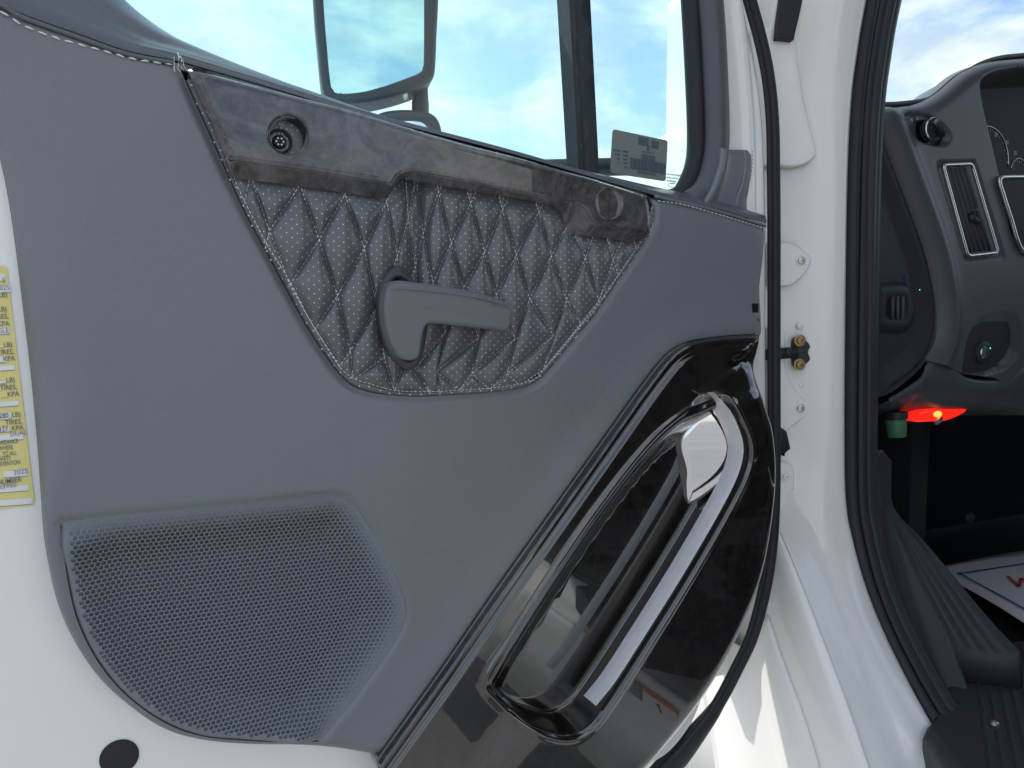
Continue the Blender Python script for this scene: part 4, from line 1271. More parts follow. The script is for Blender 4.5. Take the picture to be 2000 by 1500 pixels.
# ---- yellow certification label, hole plug ------------------------------------------------
def build_labels():
    Y = SHELL_Y - 0.0012
    a = R(3.2)
    xd = Vector((math.cos(a), 0, math.sin(a))); yd = Vector((-math.sin(a), 0, math.cos(a)))
    tr = W(19, 519, Y); br = W(68, 986, Y)
    H = (tr - br).length; Wd = 0.10
    def rr(p0, w, h, r=0.004):
        pts = []
        for cx, cy, a0 in ((w - r, r, -90), (w - r, h - r, 0), (r, h - r, 90), (r, r, 180)):
            for k in range(5):
                an = R(a0 + k * 22.5); q = p0 + xd * (cx + r * math.cos(an)) + yd * (cy + r * math.sin(an))
                pts.append((q.x, q.z))
        return np.array(pts)
    lab = sheet('certification_label', rr(br - xd * Wd, Wd, H), lambda P: np.zeros(len(P)), 'yellow_label', door, Y, 0.5, skirt=0.0006, label='yellow printed certification label on the door edge')
    rows = [("PREVIOUS", 552, 12, 'v', 1), ("2025", 566, 19, 'v', 1), ("LB)", 580, 15, 'i', 1), ("LB)", 608, 14, 'i', 1), ("TIRES,", 622, 18, 'i', 1), ("KPA", 636, 19, 'i', 1), ("SINGLE", 650, 18, 'v', 1),
            ("_LB)", 677, 25, 'i', 1), ("TIRES,", 691, 28, 'i', 1), ("_KPA", 704, 30, 'i', 1), ("__LB)", 746, 30, 'i', 1), ("_TIRES,", 760, 34, 'i', 1), ("__KPA", 773, 38, 'i', 1), ("280_LB)", 813, 41, 'i', 1),
            ("_TIRES,", 827, 44, 'i', 1), ("327_KPA", 839, 46, 'i', 1), ("DUAL", 849, 53, 'v', 1), ("ACCORDANCE", 865, 36, 'i', .62), ("ANYWHERE", 877, 26, 'i', .62), ("TO ALL", 888, 33, 'i', .62), ("SAFETY", 898, 22, 'i', .62),
            ("PREVENTION", 906, 40, 'i', .62), ("2025", 924, 55, 'v', 1.15), ("NUMBER:", 940, 45, 'i', .95), ("R3955", 951, 33, 'v', 1.15)]
    rows[0] = ("S", 552, 11, 'v', 1)
    whites = [(534, 548, -150, 10), (556, 570, -150, 20), (640, 652, -150, 19), (696, 708, -150, 12), (712, 722, -150, 29), (744, 750, -150, 12), (782, 792, -150, 36), (805, 818, -150, 22), (833, 843, -150, 18), (846, 858, -150, 46), (917, 929, 7, 54), (947, 958, -150, 56), (972, 984, -150, 62)]
    for y0, y1, x0, x1 in whites:
        q = [W(x, y + (0 if k < 2 else 0), Y - 0.0004) for k, (x, y) in enumerate(((x0, y1 + (x1 - x0) * 0.08), (x1, y1), (x1, y0), (x0, y0 + (x1 - x0) * 0.08)))]
        me = mesh_from('blank_field', q, [(0, 1, 2, 3)], False); link('blank_field', me, 'label_white', lab)
        e = (q[1] - q[0]).normalized()
        me = mesh_from('rule_line', [q[0] - yd * .0005 + Vector((0, -.0003, 0)), q[1] - yd * .0005 + Vector((0, -.0003, 0)), q[1] + Vector((0, -.0003, 0)), q[0] + Vector((0, -.0003, 0))], [(0, 1, 2, 3)], False)
        link('rule_line', me, 'ink', lab)
    for s, py, px, c, sx in rows:
        text('print_line', s, W(px, py, Y - 0.0008), 0.0066 if sx > 0.7 else 0.0060, 'ink_violet' if c == 'v' else 'ink', lab, xd, yd, 'RIGHT', sx=(0.80 if sx > 0.9 else 0.92) * sx, bold=0.00004)
    c = W(233, 1479, SHELL_Y - 0.001)
    lathe('hole_plug', [(0.0186, 0.0), (0.018, 0.0010), (0.016, 0.0014), (0, 0.0016)], c, (0, -1, 0), 'rubber', door, 36, label='round black rubber plug in the white metal', sx=1.0)
build_labels()

# ================================================================== cab body
cab = empty('truck_cab', (1.0, 0.9, 0.6), 'white truck cab body with open doorway and black seals', 'truck cab')
OX, SX = 0.905, 1.035      # outer edge and seal flange of the doorway (X planes)
O_px = [(1575, -420), (1550, -200), (1526, 0), (1509, 90), (1492, 200), (1482, 350), (1480, 600), (1482, 850), (1500, 980), (1525, 1040), (1550, 1098), (1590, 1200), (1640, 1330), (1672, 1418), (1700, 1500), (1750, 1640)]
S_px = [(1790, -420), (1735, -200), (1690, 0), (1673, 100), (1661, 200), (1654, 350), (1650, 600), (1648, 850), (1650, 980), (1662, 1060), (1685, 1150), (1720, 1240), (1765, 1330), (1808, 1405), (1850, 1470), (1940, 1600)]
def body_rows():
    o = crs(O_px, 1e9); s_ = crs(S_px, 1e9)
    # same number of samples between matched keys
    ro, rs = [], []
    for k in range(len(O_px) - 1):
        for t in np.linspace(0, 1, 7)[:-1]:
            ro.append((k, t)); rs.append((k, t))
    ro.append((len(O_px) - 2, 1.0)); rs.append((len(O_px) - 2, 1.0))
    def ev(P, k, t):
        P = [np.array(p, float) for p in P]
        p0 = P[k - 1] if k else 2 * P[0] - P[1]; p1, p2 = P[k], P[k + 1]; p3 = P[k + 2] if k + 2 < len(P) else 2 * p2 - p1
        return 0.5 * ((2 * p1) + (-p0 + p2) * t + (2 * p0 - 5 * p1 + 4 * p2 - p3) * t * t + (-p0 + 3 * p1 - 3 * p2 + p3) * t ** 3)
    A = [WX(*ev(O_px, k, t), OX) for k, t in ro]; B = [WX(*ev(S_px, k, t), SX) for k, t in rs]
    # sill carries on towards and past the camera
    za, zb = A[-1].z, B[-1].z
    ya, yb = A[-1].y, B[-1].y
    for f in np.linspace(0.08, 1, 10):
        A.append(Vector((OX, ya + (-0.42 - ya) * f, za))); B.append(Vector((SX, yb + (-0.42 - yb) * f, zb)))
    return A, B
BODY_A, BODY_B = body_rows()
def build_cab_body():
    rows = []
    n_out = []
    K = len(BODY_A)
    for i, (a, b) in enumerate(zip(BODY_A, BODY_B)):
        ta = (BODY_A[min(i + 1, K - 1)] - BODY_A[max(i - 1, 0)]).normalized()
        nrm = ta.cross(b - a).normalized()
        if nrm.dot(EYE - a) < 0: nrm = -nrm
        r = []
        for t, off in ((0.0, 0.0), (0.06, 0.0), (0.12, 0.002), (0.30, 0.003), (0.42, 0.004), (0.50, 0.008), (0.58, 0.0125), (0.66, 0.0145), (0.74, 0.0150), (0.82, 0.0150), (0.88, 0.0148), (0.94, 0.013), (0.98, 0.008), (1.0, 0.0)):
            r.append(a.lerp(b, t) + nrm * off)
        r.append(b + Vector((0.006, 0, 0)) - nrm * 0.02)
        rows.append(r)
    jamb = loft('door_jamb', rows, 'white_paint', cab, 'white painted door jamb and sill', thick=-0.0)
    # outer skin below and ahead of the doorway (cowl side and rocker)
    rows = []
    for a in BODY_A[7 * 6:]:
        rows.append([a + Vector((0.003, 0.0, 0)), a + Vector((-0.006, 0.006, -0.004)), a + Vector((-0.010, 0.016, -0.012)), a + Vector((-0.012, 0.05, -0.05)) if a.y > 0.7 else a + Vector((-0.012, 0.0, -0.05)), Vector((OX - 0.012, max(a.y, -0.42) + (0.13 if a.y > 0.7 else 0), min(a.z - 0.12, 0.95))),
                     Vector((OX - 0.004, max(a.y, -0.42) + (0.16 if a.y > 0.7 else 0), 0.62))])
    loft('rocker_panel', rows, 'white_paint', cab, 'white lower body side under the doorway', thick=0.003)
    # body side ahead of the door (mostly hidden by the open door)
    ap = [a for a in BODY_A[6:7 * 6 + 13]]
    rows = [[a + Vector((0.0, 0.0, 0)), a + Vector((-0.004, 0.008, 0)), a + Vector((-0.004, 0.05, 0)), a + Vector((0.02, 0.19, 0)), Vector((0.99, 1.32 if a.z > 1.93 else 1.70, min(a.z, 2.6)))] for a in ap]
    loft('cowl_side', rows, 'white_paint', cab, thick=0.003)
    # cab side behind the doorway and its back wall, roof, floor and far side: they close the cab in
    box('hinge_sun_blocker', (0.835, 0.972, 1.02), (0.908, 0.988, 2.25), 'white_paint', cab, 0.003)  # added strip, hidden by the door, shuts sun out of the hinge gap
    box('rear_pillar', (0.895, -0.95, 0.95), (1.095, -0.42, 2.75), 'white_paint', cab, 0.02)
    box('rear_lower_side', (0.897, -0.95, 0.60), (1.035, -0.425, 0.945), 'white_paint', cab, 0.01)
    box('rear_wall', (1.10, -0.92, 0.92), (2.9, -0.86, 2.75), 'headliner', cab, 0.01)
    box('roof', (1.0, -0.95, 2.76), (2.9, 0.85, 2.84), 'white_paint', cab, 0.02)
    box('headliner', (1.07, -0.85, 2.72), (2.84, 0.84, 2.752), 'headliner', cab, 0.005)
    box('roof_rail', (0.935, -0.94, 2.46), (1.095, 0.52, 2.755), 'white_paint', cab, 0.02)
    box('far_side', (2.84, -0.84, 0.95), (2.9, 1.6, 1.85), 'black_plastic', cab, 0.01)
    box('cab_floor', (1.03, -0.855, 0.88), (2.835, 1.66, 0.93), 'carpet', cab, 0.004)
    box('firewall', (1.16, 1.62, 0.935), (2.835, 1.66, 1.50), 'carpet', cab, 0.004)
    # side of the footwell between pillar and floor
    box('footwell_side', (1.10, 0.97, 0.935), (1.14, 1.615, 1.56), 'black_plastic', cab, 0.006)
    # windscreen pillar on the inside and glass
    box('cowl_top', (0.97, 1.345, 1.86), (2.835, 1.70, 1.915), 'white_paint', cab, 0.006)
    box('dash_end_sun_blocker', (1.06, 1.035, 1.40), (1.20, 1.34, 1.90), 'black_plastic', cab, 0.006)  # added unseen block, keeps sun off the footwell floor
    box('firewall_upper', (1.16, 1.62, 1.505), (2.835, 1.66, 1.855), 'carpet', cab, 0.004)
    ws = [Vector((1.02, 1.35, 1.92)), Vector((2.83, 1.35, 1.92)), Vector((2.83, 0.80, 2.74)), Vector((1.10, 0.80, 2.74))]
    me = mesh_from('windshield', ws, [(0, 1, 2, 3)], False); link('windshield', me, 'windshield_glass', cab, 'windscreen glass above the dashboard')
build_cab_body()

def sweep_off(i0, i1, off, out=0.0):
    """points along the doorway's seal flange, shifted inward (+X) and out of the flange"""
    r = []
    for i in range(i0, i1):
        b = BODY_B[i]; t = (BODY_B[min(i + 1, len(BODY_B) - 1)] - BODY_B[max(i - 1, 0)]).normalized()
        inw = Vector((1, 0, 0)).cross(t).normalized()          # in the flange plane, into the opening
        if inw.dot(Vector((0, -1, 0.35))) < 0: inw = -inw
        r.append(b + inw * off + Vector((out, 0, 0)))
    return r
def build_seals():
    NB = len(BODY_B)
    END = NB - 15
    def px_path(dx, X, lo=-420):
        pts = []
        for i in range(0, 84):
            pass
    # primary bulb seal hugging the jamb
    tube('doorway_seal', sweep_off(0, NB, 0.006, 0.006), 0.012, 'rubber', cab, 14, rx=0.009, up=Vector((1, 0, 0)), label='black rubber seal round the doorway')
    tube('doorway_seal_rib', sweep_off(0, NB, 0.015, 0.024), 0.006, 'rubber', cab, 12, rx=0.010, up=Vector((1, 0, 0)))
    tube('doorway_seal_rib', sweep_off(0, NB, 0.014, 0.040), 0.006, 'black_plastic', cab, 12, rx=0.009, up=Vector((1, 0, 0)))
    # dark pillar trim inside the seals
    A = sweep_off(0, NB, 0.012, 0.044); B = sweep_off(0, NB, 0.008, 0.062); C = sweep_off(0, NB, -0.07, 0.085)
    rows = [[a, a.lerp(b, .5) + Vector((0, -0.003, 0)), b, b.lerp(c, .5), c] for a, b, c in zip(A, B, C)]
    loft('pillar_trim', rows, 'black_plastic', cab, 'black plastic trim lining the doorway', thick=0.004)
build_seals()

def jamb_pt(px, py, lift=0.0):
    """a point on the front jamb between the outer edge and the seal"""
    a, b = BODY_A[40], BODY_B[40]
    d = (b - a); n = Vector((0, 0, 1)).cross(d).normalized()
    if n.dot(EYE - a) < 0: n = -n
    return WP(px, py, a + n * (0.004 + lift), n), n
def jamb_frame(lift):
    p, n = jamb_pt(1560, 650, lift)
    return plane_frame(p, n)
def build_jamb_details():
    def plate(name, px, lift, m='white_paint', hf=None, skirt=0.006, label=None, bev=0.003):
        uv, to3 = jamb_frame(lift)
        o = uv(crs(px, 4, True))
        def hh(P):
            s = sdist(P, o); x = np.clip(1 - s / bev, 0, 1); return -bev * (1 - np.sqrt(np.clip(1 - x * x, 0, 1)))
        return sheet(name, o, hh, m, cab, spacing=0.01, rings=(bev * .3, bev * .6, bev), skirt=skirt, to3=to3, label=label)
    def bolt(parent, px, py, lift, r, m, name='bolt'):
        p, n = jamb_pt(px, py, lift)
        return lathe(name, [(r * 1.5, 0), (r * 1.5, r * .25), (r, r * .3), (r * .9, r * .95), (r * .4, r * 1.0), (r * .35, r * .6), (0, r * .6)], p, n, m, parent, 14)
    a = plate('striker_plate', [(1500, 474, 1), (1548, 475), (1582, 499), (1585, 512), (1572, 535), (1550, 555), (1535, 559), (1500, 559, 1)], 0.007, label='white bolted plate on the jamb')
    bolt(a, 1563, 509, 0.007, 0.0052, 'zinc')
    b = plate('striker_plate', [(1500, 640, 1), (1530, 640), (1534, 700), (1540, 735), (1560, 768), (1582, 786), (1585, 800), (1572, 815), (1545, 836), (1533, 846), (1500, 846, 1)], 0.007, label='white bolted bracket on the jamb')
    bolt(b, 1562, 797, 0.007, 0.0052, 'zinc')
    # black door check strap with two brass bolts
    c = plate('check_bracket', [(1553, 664), (1563, 657), (1574, 663), (1584, 676), (1580, 688), (1584, 702), (1572, 714), (1562, 720), (1553, 714), (1552, 690)], 0.010, 'black_plastic', label='black door check bracket with brass bolts', skirt=0.012, bev=0.004)
    bolt(c, 1562, 665, 0.013, 0.0062, 'brass'); bolt(c, 1561, 712, 0.013, 0.0062, 'brass')
    p, n = jamb_pt(1556, 688, 0.016); q, _ = jamb_pt(1480, 694, 0.020)
    tube('check_arm', [q, q.lerp(p, .5) + n * 0.002, p], 0.0062, 'rubber', c, 10, rx=0.009)
    p2, n = jamb_pt(1540, 686, 0.022); lathe('check_pin', [(0.006, -0.006), (0.0065, 0.0), (0.006, 0.004), (0, 0.005)], p2, n, 'rubber', c, 12)
    # lower hinge: two pressed leaves with bolts
    for py in (935, 1040):
        h = plate('hinge_leaf', [(1500, py - 38, 1), (1533, py - 33), (1549, py - 25), (1553, py + 10), (1549, py + 24), (1538, py + 28), (1500, py + 26, 1)] if py == 935 else [(1500, py - 26, 1), (1540, py - 26), (1553, py - 20), (1552, py + 6), (1546, py + 16), (1520, py + 12), (1500, py + 8, 1)], 0.016, label='pressed white hinge leaf bolted to the jamb', skirt=0.014, bev=0.004)
        bolt(h, 1534, py - (5 if py == 935 else 2), 0.016, 0.0055, 'white_paint')
    # raised pressing beside the hinge
    for pts in ([(1576, 940), (1580, 930), (1592, 926), (1602, 930), (1605, 960), (1604, 1040), (1604, 1075), (1592, 1068), (1574, 1050), (1577, 1020), (1577, 965)],):
        plate('jamb_pressing', pts, 0.0085, skirt=0.004, bev=0.003)
    for (x, y) in ((1563, 637), (1566, 752), (1561, 233), (1586, 303)):
        p, n = jamb_pt(x, y, 0.002)
        if y < 400: p, n = jamb_pt(x, y, 0.010)
        lathe('jamb_button', [(0.0055, -0.004), (0.0052, 0.0008), (0.004, 0.0016), (0, 0.0018)], p, n, 'white_paint', cab, 18)
    # black clip below the lower bracket
    p, n = jamb_pt(1524, 862, 0.012)
    tube('wiring_boot', [p + Vector((-0.02, 0.01, 0.03)), p + Vector((0.0, 0, 0.01)), p + Vector((0.006, -0.002, -0.012)), p + Vector((0.004, 0, -0.022))], [0.006, 0.011, 0.010, 0.005], 'rubber', cab, 12)
    # upper cowl cover: a lipped panel end on the pillar, with a black strip above
    def up(px, lift):
        o = []
        for p in px:
            o.append(p)
        return o
    cov = plate('pillar_cover', [(1546, 60), (1560, 130), (1572, 200), (1586, 260), (1594, 300), (1580, 316), (1556, 324), (1516, 323), (1470, 322, 1), (1470, 60, 1)], 0.0125, skirt=0.010, bev=0.003, label='white lipped cover on the windscreen pillar')
    st = plate('pillar_strip', [(1536, -160, 1), (1590, -160, 1), (1568, 0), (1551, 77, 1), (1517, 74, 1)], 0.026, 'rubber', skirt=0.012, bev=0.002, label='black rubber strip on the windscreen pillar')
build_jamb_details()

# front fender and lower cowl seen below the door
def build_fender():
    f = empty('front_fender', (0.8, 1.5, 0.5), 'sunlit white front fender behind the open door', 'fender')
    rows = []
    # outer skin: bulges outward, its rear edge runs down beside the doorway
    def P(px, py, X): return WX(px, py, X)
    left = [(1330, 1180), (1350, 1260), (1380, 1380), (1400, 1500), (1420, 1700)]
    mid = [(1448, 1262), (1470, 1300), (1495, 1390), (1520, 1500), (1555, 1700)]
    rear = [(1500, 1200), (1530, 1290), (1568, 1390), (1602, 1500), (1650, 1700)]
    sp = [crs(q, 20) for q in (left, mid, rear)]
    n = 30
    def rs(a):
        d = np.concatenate([[0], np.cumsum(np.linalg.norm(np.diff(a, axis=0), axis=1))]); s = np.linspace(0, d[-1], n)
        return np.column_stack([np.interp(s, d, a[:, 0]), np.interp(s, d, a[:, 1])])
    sp = [rs(a) for a in sp]
    for i in range(n):
        a = P(*sp[0][i], 0.885); b = P(*sp[1][i], 0.880); c = P(*sp[2][i], 0.893)
        r = []
        for t in np.linspace(0, 1, 9): r.append(a.lerp(b, t) + Vector((-0.010 * math.sin(math.pi * t), 0, 0)))
        for t in np.linspace(0.1, 1, 8): r.append(b.lerp(c, t) + Vector((-0.006 * math.sin(math.pi * t), 0, 0)))
        rows.append(r)
    loft('fender_skin', rows, 'white_paint', f, 'glossy white fender skin in sunlight', thick=0.003)
    rows = []
    for a in (Vector((0.90, 1.10, 1.35)), Vector((0.90, 1.10, 0.9)), Vector((0.90, 1.10, 0.45))):
        rows.append([a, a + Vector((0.0, 0.35, 0)), a + Vector((-0.10, 0.8, 0)), a + Vector((-0.12, 1.6, 0))])
    loft('hood_side', rows, 'white_paint', f, 'white hood side', thick=0.003)
build_fender()

# warning label on the rocker (it mirrors in the glossy pocket)
def build_warning():
    x = OX - 0.0145
    YM = 0.842 - 0.028
    def mir(px, py):
        d = ray(px, py); t_ = x / d.x; return 2 * YM - t_ * d.y, EYE.z + t_ * d.z
    y1, z1 = mir(1196, 1326); y0, z0 = mir(1324, 1386)
    w = empty('warning_label', (x, (y0 + y1) / 2, z0), 'falling person warning sticker on the white rocker panel', 'label')
    y0, y1 = min(y0, y1), max(y0, y1); z0, z1 = min(z0, z1), max(z0, z1)
    def q(name, ya, yb, za, zb, m, lift):
        me = mesh_from(name, [(x - lift, ya, za), (x - lift, yb, za), (x - lift, yb, zb), (x - lift, ya, zb)], [(3, 2, 1, 0)], False); return link(name, me, m, w)
    q('backing', y0, y1, z0, z1, 'label_white', 0.001)
    ym = y0 + (y1 - y0) * 0.5; TH = z1 - z0
    q('warning_band', ym, y1, z1 - TH * 0.28, z1, 'ink_orange', 0.0016)
    q('text_block', y0, ym, z0, z1, 'ink', 0.0016)
    for k in range(7):
        q('text_line', y0 + 0.008, ym - 0.008, z0 + TH * (0.08 + k * 0.125), z0 + TH * (0.11 + k * 0.125), 'label_white', 0.0022)
    c = Vector((x - 0.002, (ym + y1) / 2, z0 + TH * 0.34)); FS = TH / 0.085
    for a, b, r in (((0, .012, -.012), (0, -.006, .006), .004), ((0, -.006, .006), (0, -.022, .010), .0025), ((0, -.004, .004), (0, .006, .018), .0025), ((0, .010, -.010), (0, .022, -.004), .0026), ((0, .010, -.012), (0, .020, -.018), .0026)):
        tube('falling_figure', [c + Vector(a) * FS, c + Vector(b) * FS], r * FS, 'ink_black', w, 8, rx=0.0006, up=Vector((1, 0, 0)))
    lathe('falling_figure', [(0.0045 * FS, 0), (0.004 * FS, .0006), (0, .0006)], c + Vector((0, -0.013, 0.012)) * FS, (-1, 0, 0), 'ink_black', w, 14)
build_warning()

# sill step and kick trim inside the doorway
def build_step():
    z = BODY_B[-1].z + 0.012
    zt = BODY_B[78].z + 0.012
    s = empty('sill_step', (1.1, 0.6, zt - 0.02), 'ribbed black plastic sill step with screws', 'step')
    opx = crs([(1803, 1424, 1), (1825, 1398), (1850, 1340), (1880, 1290), (1940, 1262), (1990, 1250), (2080, 1240, 1), (2420, 1420, 1), (2420, 1900, 1), (2010, 1720, 1)], 10, True)
    o3 = np.array([(lambda w: (w.x, w.y))(WZ(p[0], p[1], zt)) for p in opx])
    def to3(P, h): return np.column_stack([P[:, 0], P[:, 1], zt + h])
    ledge = np.array([(lambda w: (w.x, w.y))(WZ(p[0], p[1], zt)) for p in crs([(1803, 1424), (2010, 1720)], 10)])
    rl0, rl1 = (np.array(WZ(*p_, zt)[:2]) for p_ in ((1908, 1310), (1935, 1500)))
    rn = np.array([rl1[1] - rl0[1], -(rl1[0] - rl0[0])]); rn /= np.linalg.norm(rn)
    if rn[0] < 0: rn = -rn
    def hf(P):
        d = sdist(P, o3); x = np.clip(1 - d / 0.006, 0, 1)
        h = -0.006 * (1 - np.sqrt(np.clip(1 - x * x, 0, 1)))
        dl = seg_dist(P, ledge, False); h = h - 0.008 * (1 - sst(0, 0.022, dl))
        q = (P - rl0) @ rn
        rib = 0.0020 * sst(0.1, 0.6, np.cos(q / 0.015 * 2 * np.pi)) * sst(-0.004, -0.002, q) * (1 - sst(0.20, 0.21, q)) * sst(0.010, 0.016, d)
        return h + rib
    tread = sheet('tread', o3, hf, 'black_plastic', s, spacing=0.0028, rings=(0.001, 0.003, 0.006), skirt=0.045, to3=to3)
    for (px, py) in ((1978, 1315), (1942, 1413)):
        p = WZ(px, py, zt + 0.002)
        lathe('screw', [(0.0065, -0.001), (0.006, 0.0022), (0.004, 0.0034), (0.002, 0.0034), (0.0018, 0.002), (0, 0.002)], p, (0, 0, 1), 'zinc', s, 16)
    k = empty('kick_trim', (1.12, 0.85, zt), 'ribbed black kick trim beside the footwell', 'trim panel')
    Lp = crs([(1704, 860), (1712, 940), (1718, 1040), (1745, 1150), (1790, 1280), (1834, 1402)], 10)
    Rp = crs([(1738, 900), (1742, 990), (1800, 1056), (1862, 1130), (1930, 1212), (1990, 1276)], 10)
    n = 60
    def rsm(a):
        d = np.concatenate([[0], np.cumsum(np.linalg.norm(np.diff(a, axis=0), axis=1))]); q = np.linspace(0, d[-1], n)
        return np.column_stack([np.interp(q, d, a[:, 0]), np.interp(q, d, a[:, 1])])
    Lp, Rp = rsm(Lp), rsm(Rp); rows = []
    for i in range(n):
        a = WX(*Lp[i], 1.105); b = WX(*Rp[i], 1.235); r = []
        for t in np.linspace(0, 1, 64):
            e = 1.0 - 0.16 * float(sst(0.36, 0.44, np.array([t]))[0]) * (1 - float(sst(0.44, 1.0, np.array([t]))[0]))
            k_ = i * e; i0 = int(k_); f_ = k_ - i0; i1 = min(i0 + 1, n - 1)
            l_ = Lp[i0] * (1 - f_) + Lp[i1] * f_; r_ = Rp[i0] * (1 - f_) + Rp[i1] * f_
            a = WX(*l_, 1.105); b = WX(*r_, 1.235)
            p = a.lerp(b, t)
            rib = 0.0035 * max(0, math.sin((t - 0.42) / 0.58 * math.pi * 10)) if t > 0.42 else 0
            env = min(1, i / 14) * min(1, (n - 1 - i) / 5)
            dip = -0.012 * math.sin(math.pi * min(1, t / 0.42)) if t < 0.42 else 0
            r.append(p + Vector((-0.45, -0.35, 0.8)).normalized() * (rib * env + dip))
        r.append(r[-1] + Vector((0.004, 0.0, -0.12)))
        rows.append(r)
    rows.append([Vector((p.x, p.y - 0.006, zt - 0.004)) for p in rows[-1]])
    loft('ribbed_ramp', rows, 'black_plastic', k, thick=0.003)
build_step()

# paper mat on the cab floor
def build_paper():
    z = 0.965
    A = WZ(1833, 1107, z); B = WZ(1863, 1136, z); C = WZ(2002, 1222, z); D = WZ(2002, 1078, z)
    C = B + (C - B) * 3.0; D = A + (D - A) * 3.0
    root = empty('paper_floor_mat', (A + C) / 2, 'white paper floor mat with blue border and red lettering', 'paper mat')
    ctr = (A + B + C + D) / 4
    def bi(u, v): return (A * (1 - u) + D * u) * (1 - v) + (B * (1 - u) + C * u) * v
    def sheetm(name, quad_uv, m, lift):
        me = mesh_from(name, [bi(u, v) + Vector((0, 0, lift + 0.006 * math.sin(u * 7))) for u, v in quad_uv], [tuple(range(len(quad_uv)))], False)
        return link(name, me, m, root)
    rows = []
    for u in np.linspace(0, 1, 30):
        rows.append([bi(u, v) + Vector((0, 0, 0.006 * math.sin(u * 7))) for v in np.linspace(0, 1, 10)])
    loft('sheet', rows, 'paper', root, thick=0.0006)
    # border: a mitred line
    U = (D - A).normalized(); Vd = (C - B).normalized()
    path = [WZ(2060, 1100, z), WZ(1874, 1126, z), WZ(1999, 1196, z), WZ(2150, 1285, z)]
    def ribbon(name, pts, w, m, lift=0.002):
        rows = []
        for i, p in enumerate(pts):
            t = (pts[min(i + 1, len(pts) - 1)] - pts[max(i - 1, 0)]).normalized(); s = Vector((-t.y, t.x, 0)).normalized()
            rows.append([p + s * w + Vector((0, 0, lift)), p - s * w + Vector((0, 0, lift))])
        return loft(name, rows, m, root, smooth=False)
    for a, b in ((WZ(2060, 1098, z), WZ(1870, 1127, z)), (WZ(1870, 1124, z), WZ(2080, 1240, z))):
        n = 12
        pts = [a.lerp(b, i / n) for i in range(n + 1)]
        pts = [p + Vector((0, 0, 0.0065)) for p in pts]
        ribbon('border_line', pts, 0.003, 'ink_blue')
    p = WZ(1978, 1146, z) + Vector((0, 0, 0.008)); q = WZ(2040, 1176, z)
    xd = (WZ(2040, 1128, z) - WZ(1965, 1136, z)); yd = (WZ(1968, 1134, z) - WZ(1985, 1150, z))
    for s0, s1 in (((1968, 1132), (1990, 1153)), ((1990, 1153), (1994, 1136)), ((1994, 1136), (2014, 1152)), ((2014, 1152), (2016, 1130))):
        a, b = WZ(*s0, z) + Vector((0, 0, 0.0075)), WZ(*s1, z) + Vector((0, 0, 0.0075))
        ribbon('letter_stroke', [a, a.lerp(b, .5), b], 0.0035, 'ink_red')
build_paper()

